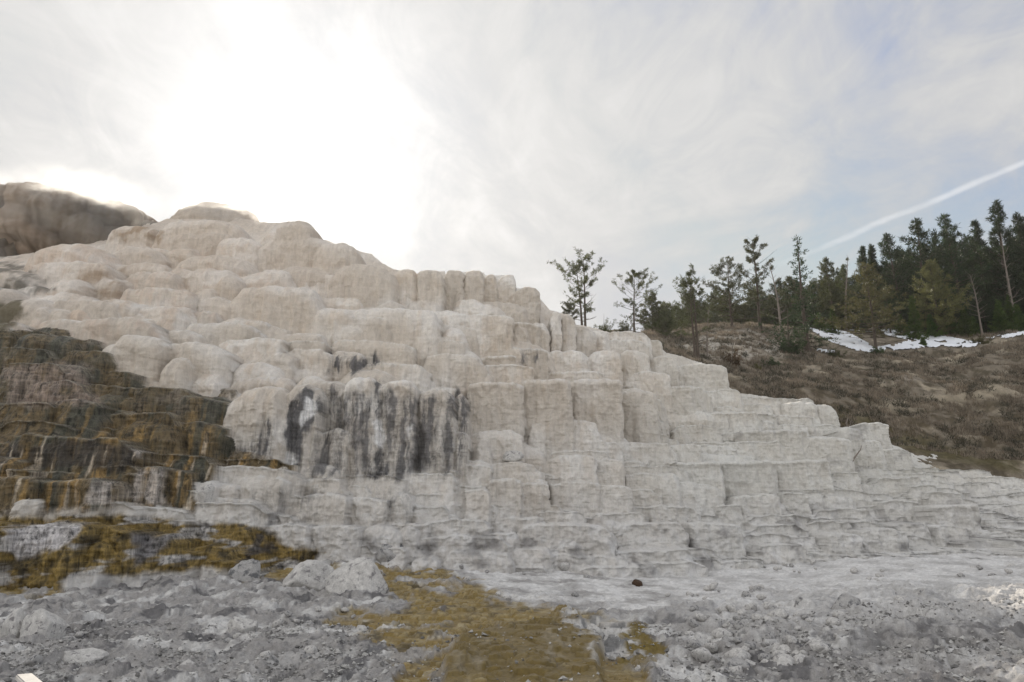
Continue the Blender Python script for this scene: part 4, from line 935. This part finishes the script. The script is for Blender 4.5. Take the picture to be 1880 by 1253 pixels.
# ------------------------------------------------------------------ sticks and rail
def stick(pts_px, Y, rad, label, name='dead_branch'):
    P = np.array([[float(v) for v in W(a, b, Y + dy)] for a, b, dy in pts_px]); b0 = P[0].copy(); mb = MB()
    V, Fc = tube(P - b0, np.linspace(rad, rad * .45, len(P)), 6); mb.add(V, Fc)
    for i in (len(P) // 2,):
        q = P[i] - b0; V, Fc = tube(np.array([q, q + [.12, -.05, .16], q + [.18, -.06, .34]]), np.array([.5, .4, .2]) * rad, 5); mb.add(V, Fc)
    o = mb.mesh(name, M['dead']); o.location = tuple(b0); tag(o, label, 'branch'); return o
stick([(1549,806,0),(1552,796,.05),(1556,786,.05),(1554,776,.1),(1557,767,.1)], 34.0, .045, 'thin crooked grey branch standing upright on the right ledges')
stick([(1562,852,0),(1568,842,.1),(1574,834,.2),(1578,828,.2)], 31.6, .04, 'short grey branch leaning on a ledge below the upright branch')
stick([(765,1196,0),(785,1208,-.3),(805,1222,-.5),(822,1234,-.8)], 11.2, .05, 'straight pale weathered branch lying beside the olive cascade')
def rail():
    import bmesh
    bm = bmesh.new(); a = np.array([float(v) for v in W(44, 1243, 3.2)]); b = np.array([float(v) for v in W(140, 1330, 2.2)])
    d = b - a; L = np.linalg.norm(d); bmesh.ops.create_cube(bm, size=1)
    for v in bm.verts: v.co = Vector((v.co.x * L, v.co.y * .055, v.co.z * .022))
    bmesh.ops.bevel(bm, geom=bm.edges[:], offset=.004, segments=2, affect='EDGES')
    me = bpy.data.meshes.new('boardwalk_rail'); bm.to_mesh(me); bm.free(); me.materials.append(M['rail'])
    o = bpy.data.objects.new('boardwalk_rail', me); col.objects.link(o); o.location = tuple((a + b) / 2); o.rotation_euler = Vector(tuple(d)).to_track_quat('X', 'Z').to_euler()
    tag(o, 'pale end of a boardwalk rail at the bottom left corner', 'rail')
rail()

# ------------------------------------------------------------------ steam and haze
def volume_mat(name, dens, aniso, noise=None, colr=(1, 1, 1)):
    m = bpy.data.materials.new(name); m.use_nodes = True; m.node_tree.nodes.clear(); g = G(m.node_tree)
    out = g.n('ShaderNodeOutputMaterial'); v = g.n('ShaderNodeVolumePrincipled'); g.l(v.outputs[0], out.inputs['Volume'])
    v.inputs['Color'].default_value = (*colr, 1); v.inputs['Anisotropy'].default_value = aniso; v.inputs['Density'].default_value = dens
    if noise:
        tc = g.n('ShaderNodeTexCoord'); P = tc.outputs['Object']
        fall = g.rng(g.vm('LENGTH', P), .25, 1.0, 1.0, 0.0)
        n = g.rng(g.noise(g.mapping(P, sc=(2.2, 2.2, 1.2)), noise, 4, .6, .8), .42, .72)
        g.l(g.m('MULTIPLY', g.m('MULTIPLY', fall, n), dens), v.inputs['Density'])
    return m
def steam(px, py, Y, rx, ry, rz, dens, label):
    V, Fc = ico(4); x, y, z = [float(q) for q in W(px, py, Y)]
    o = mesh_np('steam', V, Fc, volume_mat('steam', dens, .6, 1.6)); o.location = (x, y, z); o.scale = (rx, ry, rz)
    tag(o, label, 'steam', kind='stuff'); return o
steam(95, 378, 34.6, 5.6, 2.0, 2.2, .75, 'thin steam drifting over the large brown mound')
steam(420, 386, 37.6, 3.4, 1.6, 1.0, .6, 'wisp of steam along the low pale mound')
def haze():
    import bmesh
    bm = bmesh.new(); bmesh.ops.create_cube(bm, size=1)
    lo = np.array([-170, -40, -3.]); hi = np.array([200, 190, 62.])
    for v in bm.verts: v.co = Vector(tuple(np.where(np.array(v.co[:]) > 0, hi, lo)))
    me = bpy.data.meshes.new('haze'); bm.to_mesh(me); bm.free(); me.materials.append(volume_mat('haze', .00022, .65))
    o = bpy.data.objects.new('haze', me); col.objects.link(o); tag(o, 'thin backlit haze', kind='stuff')
haze()
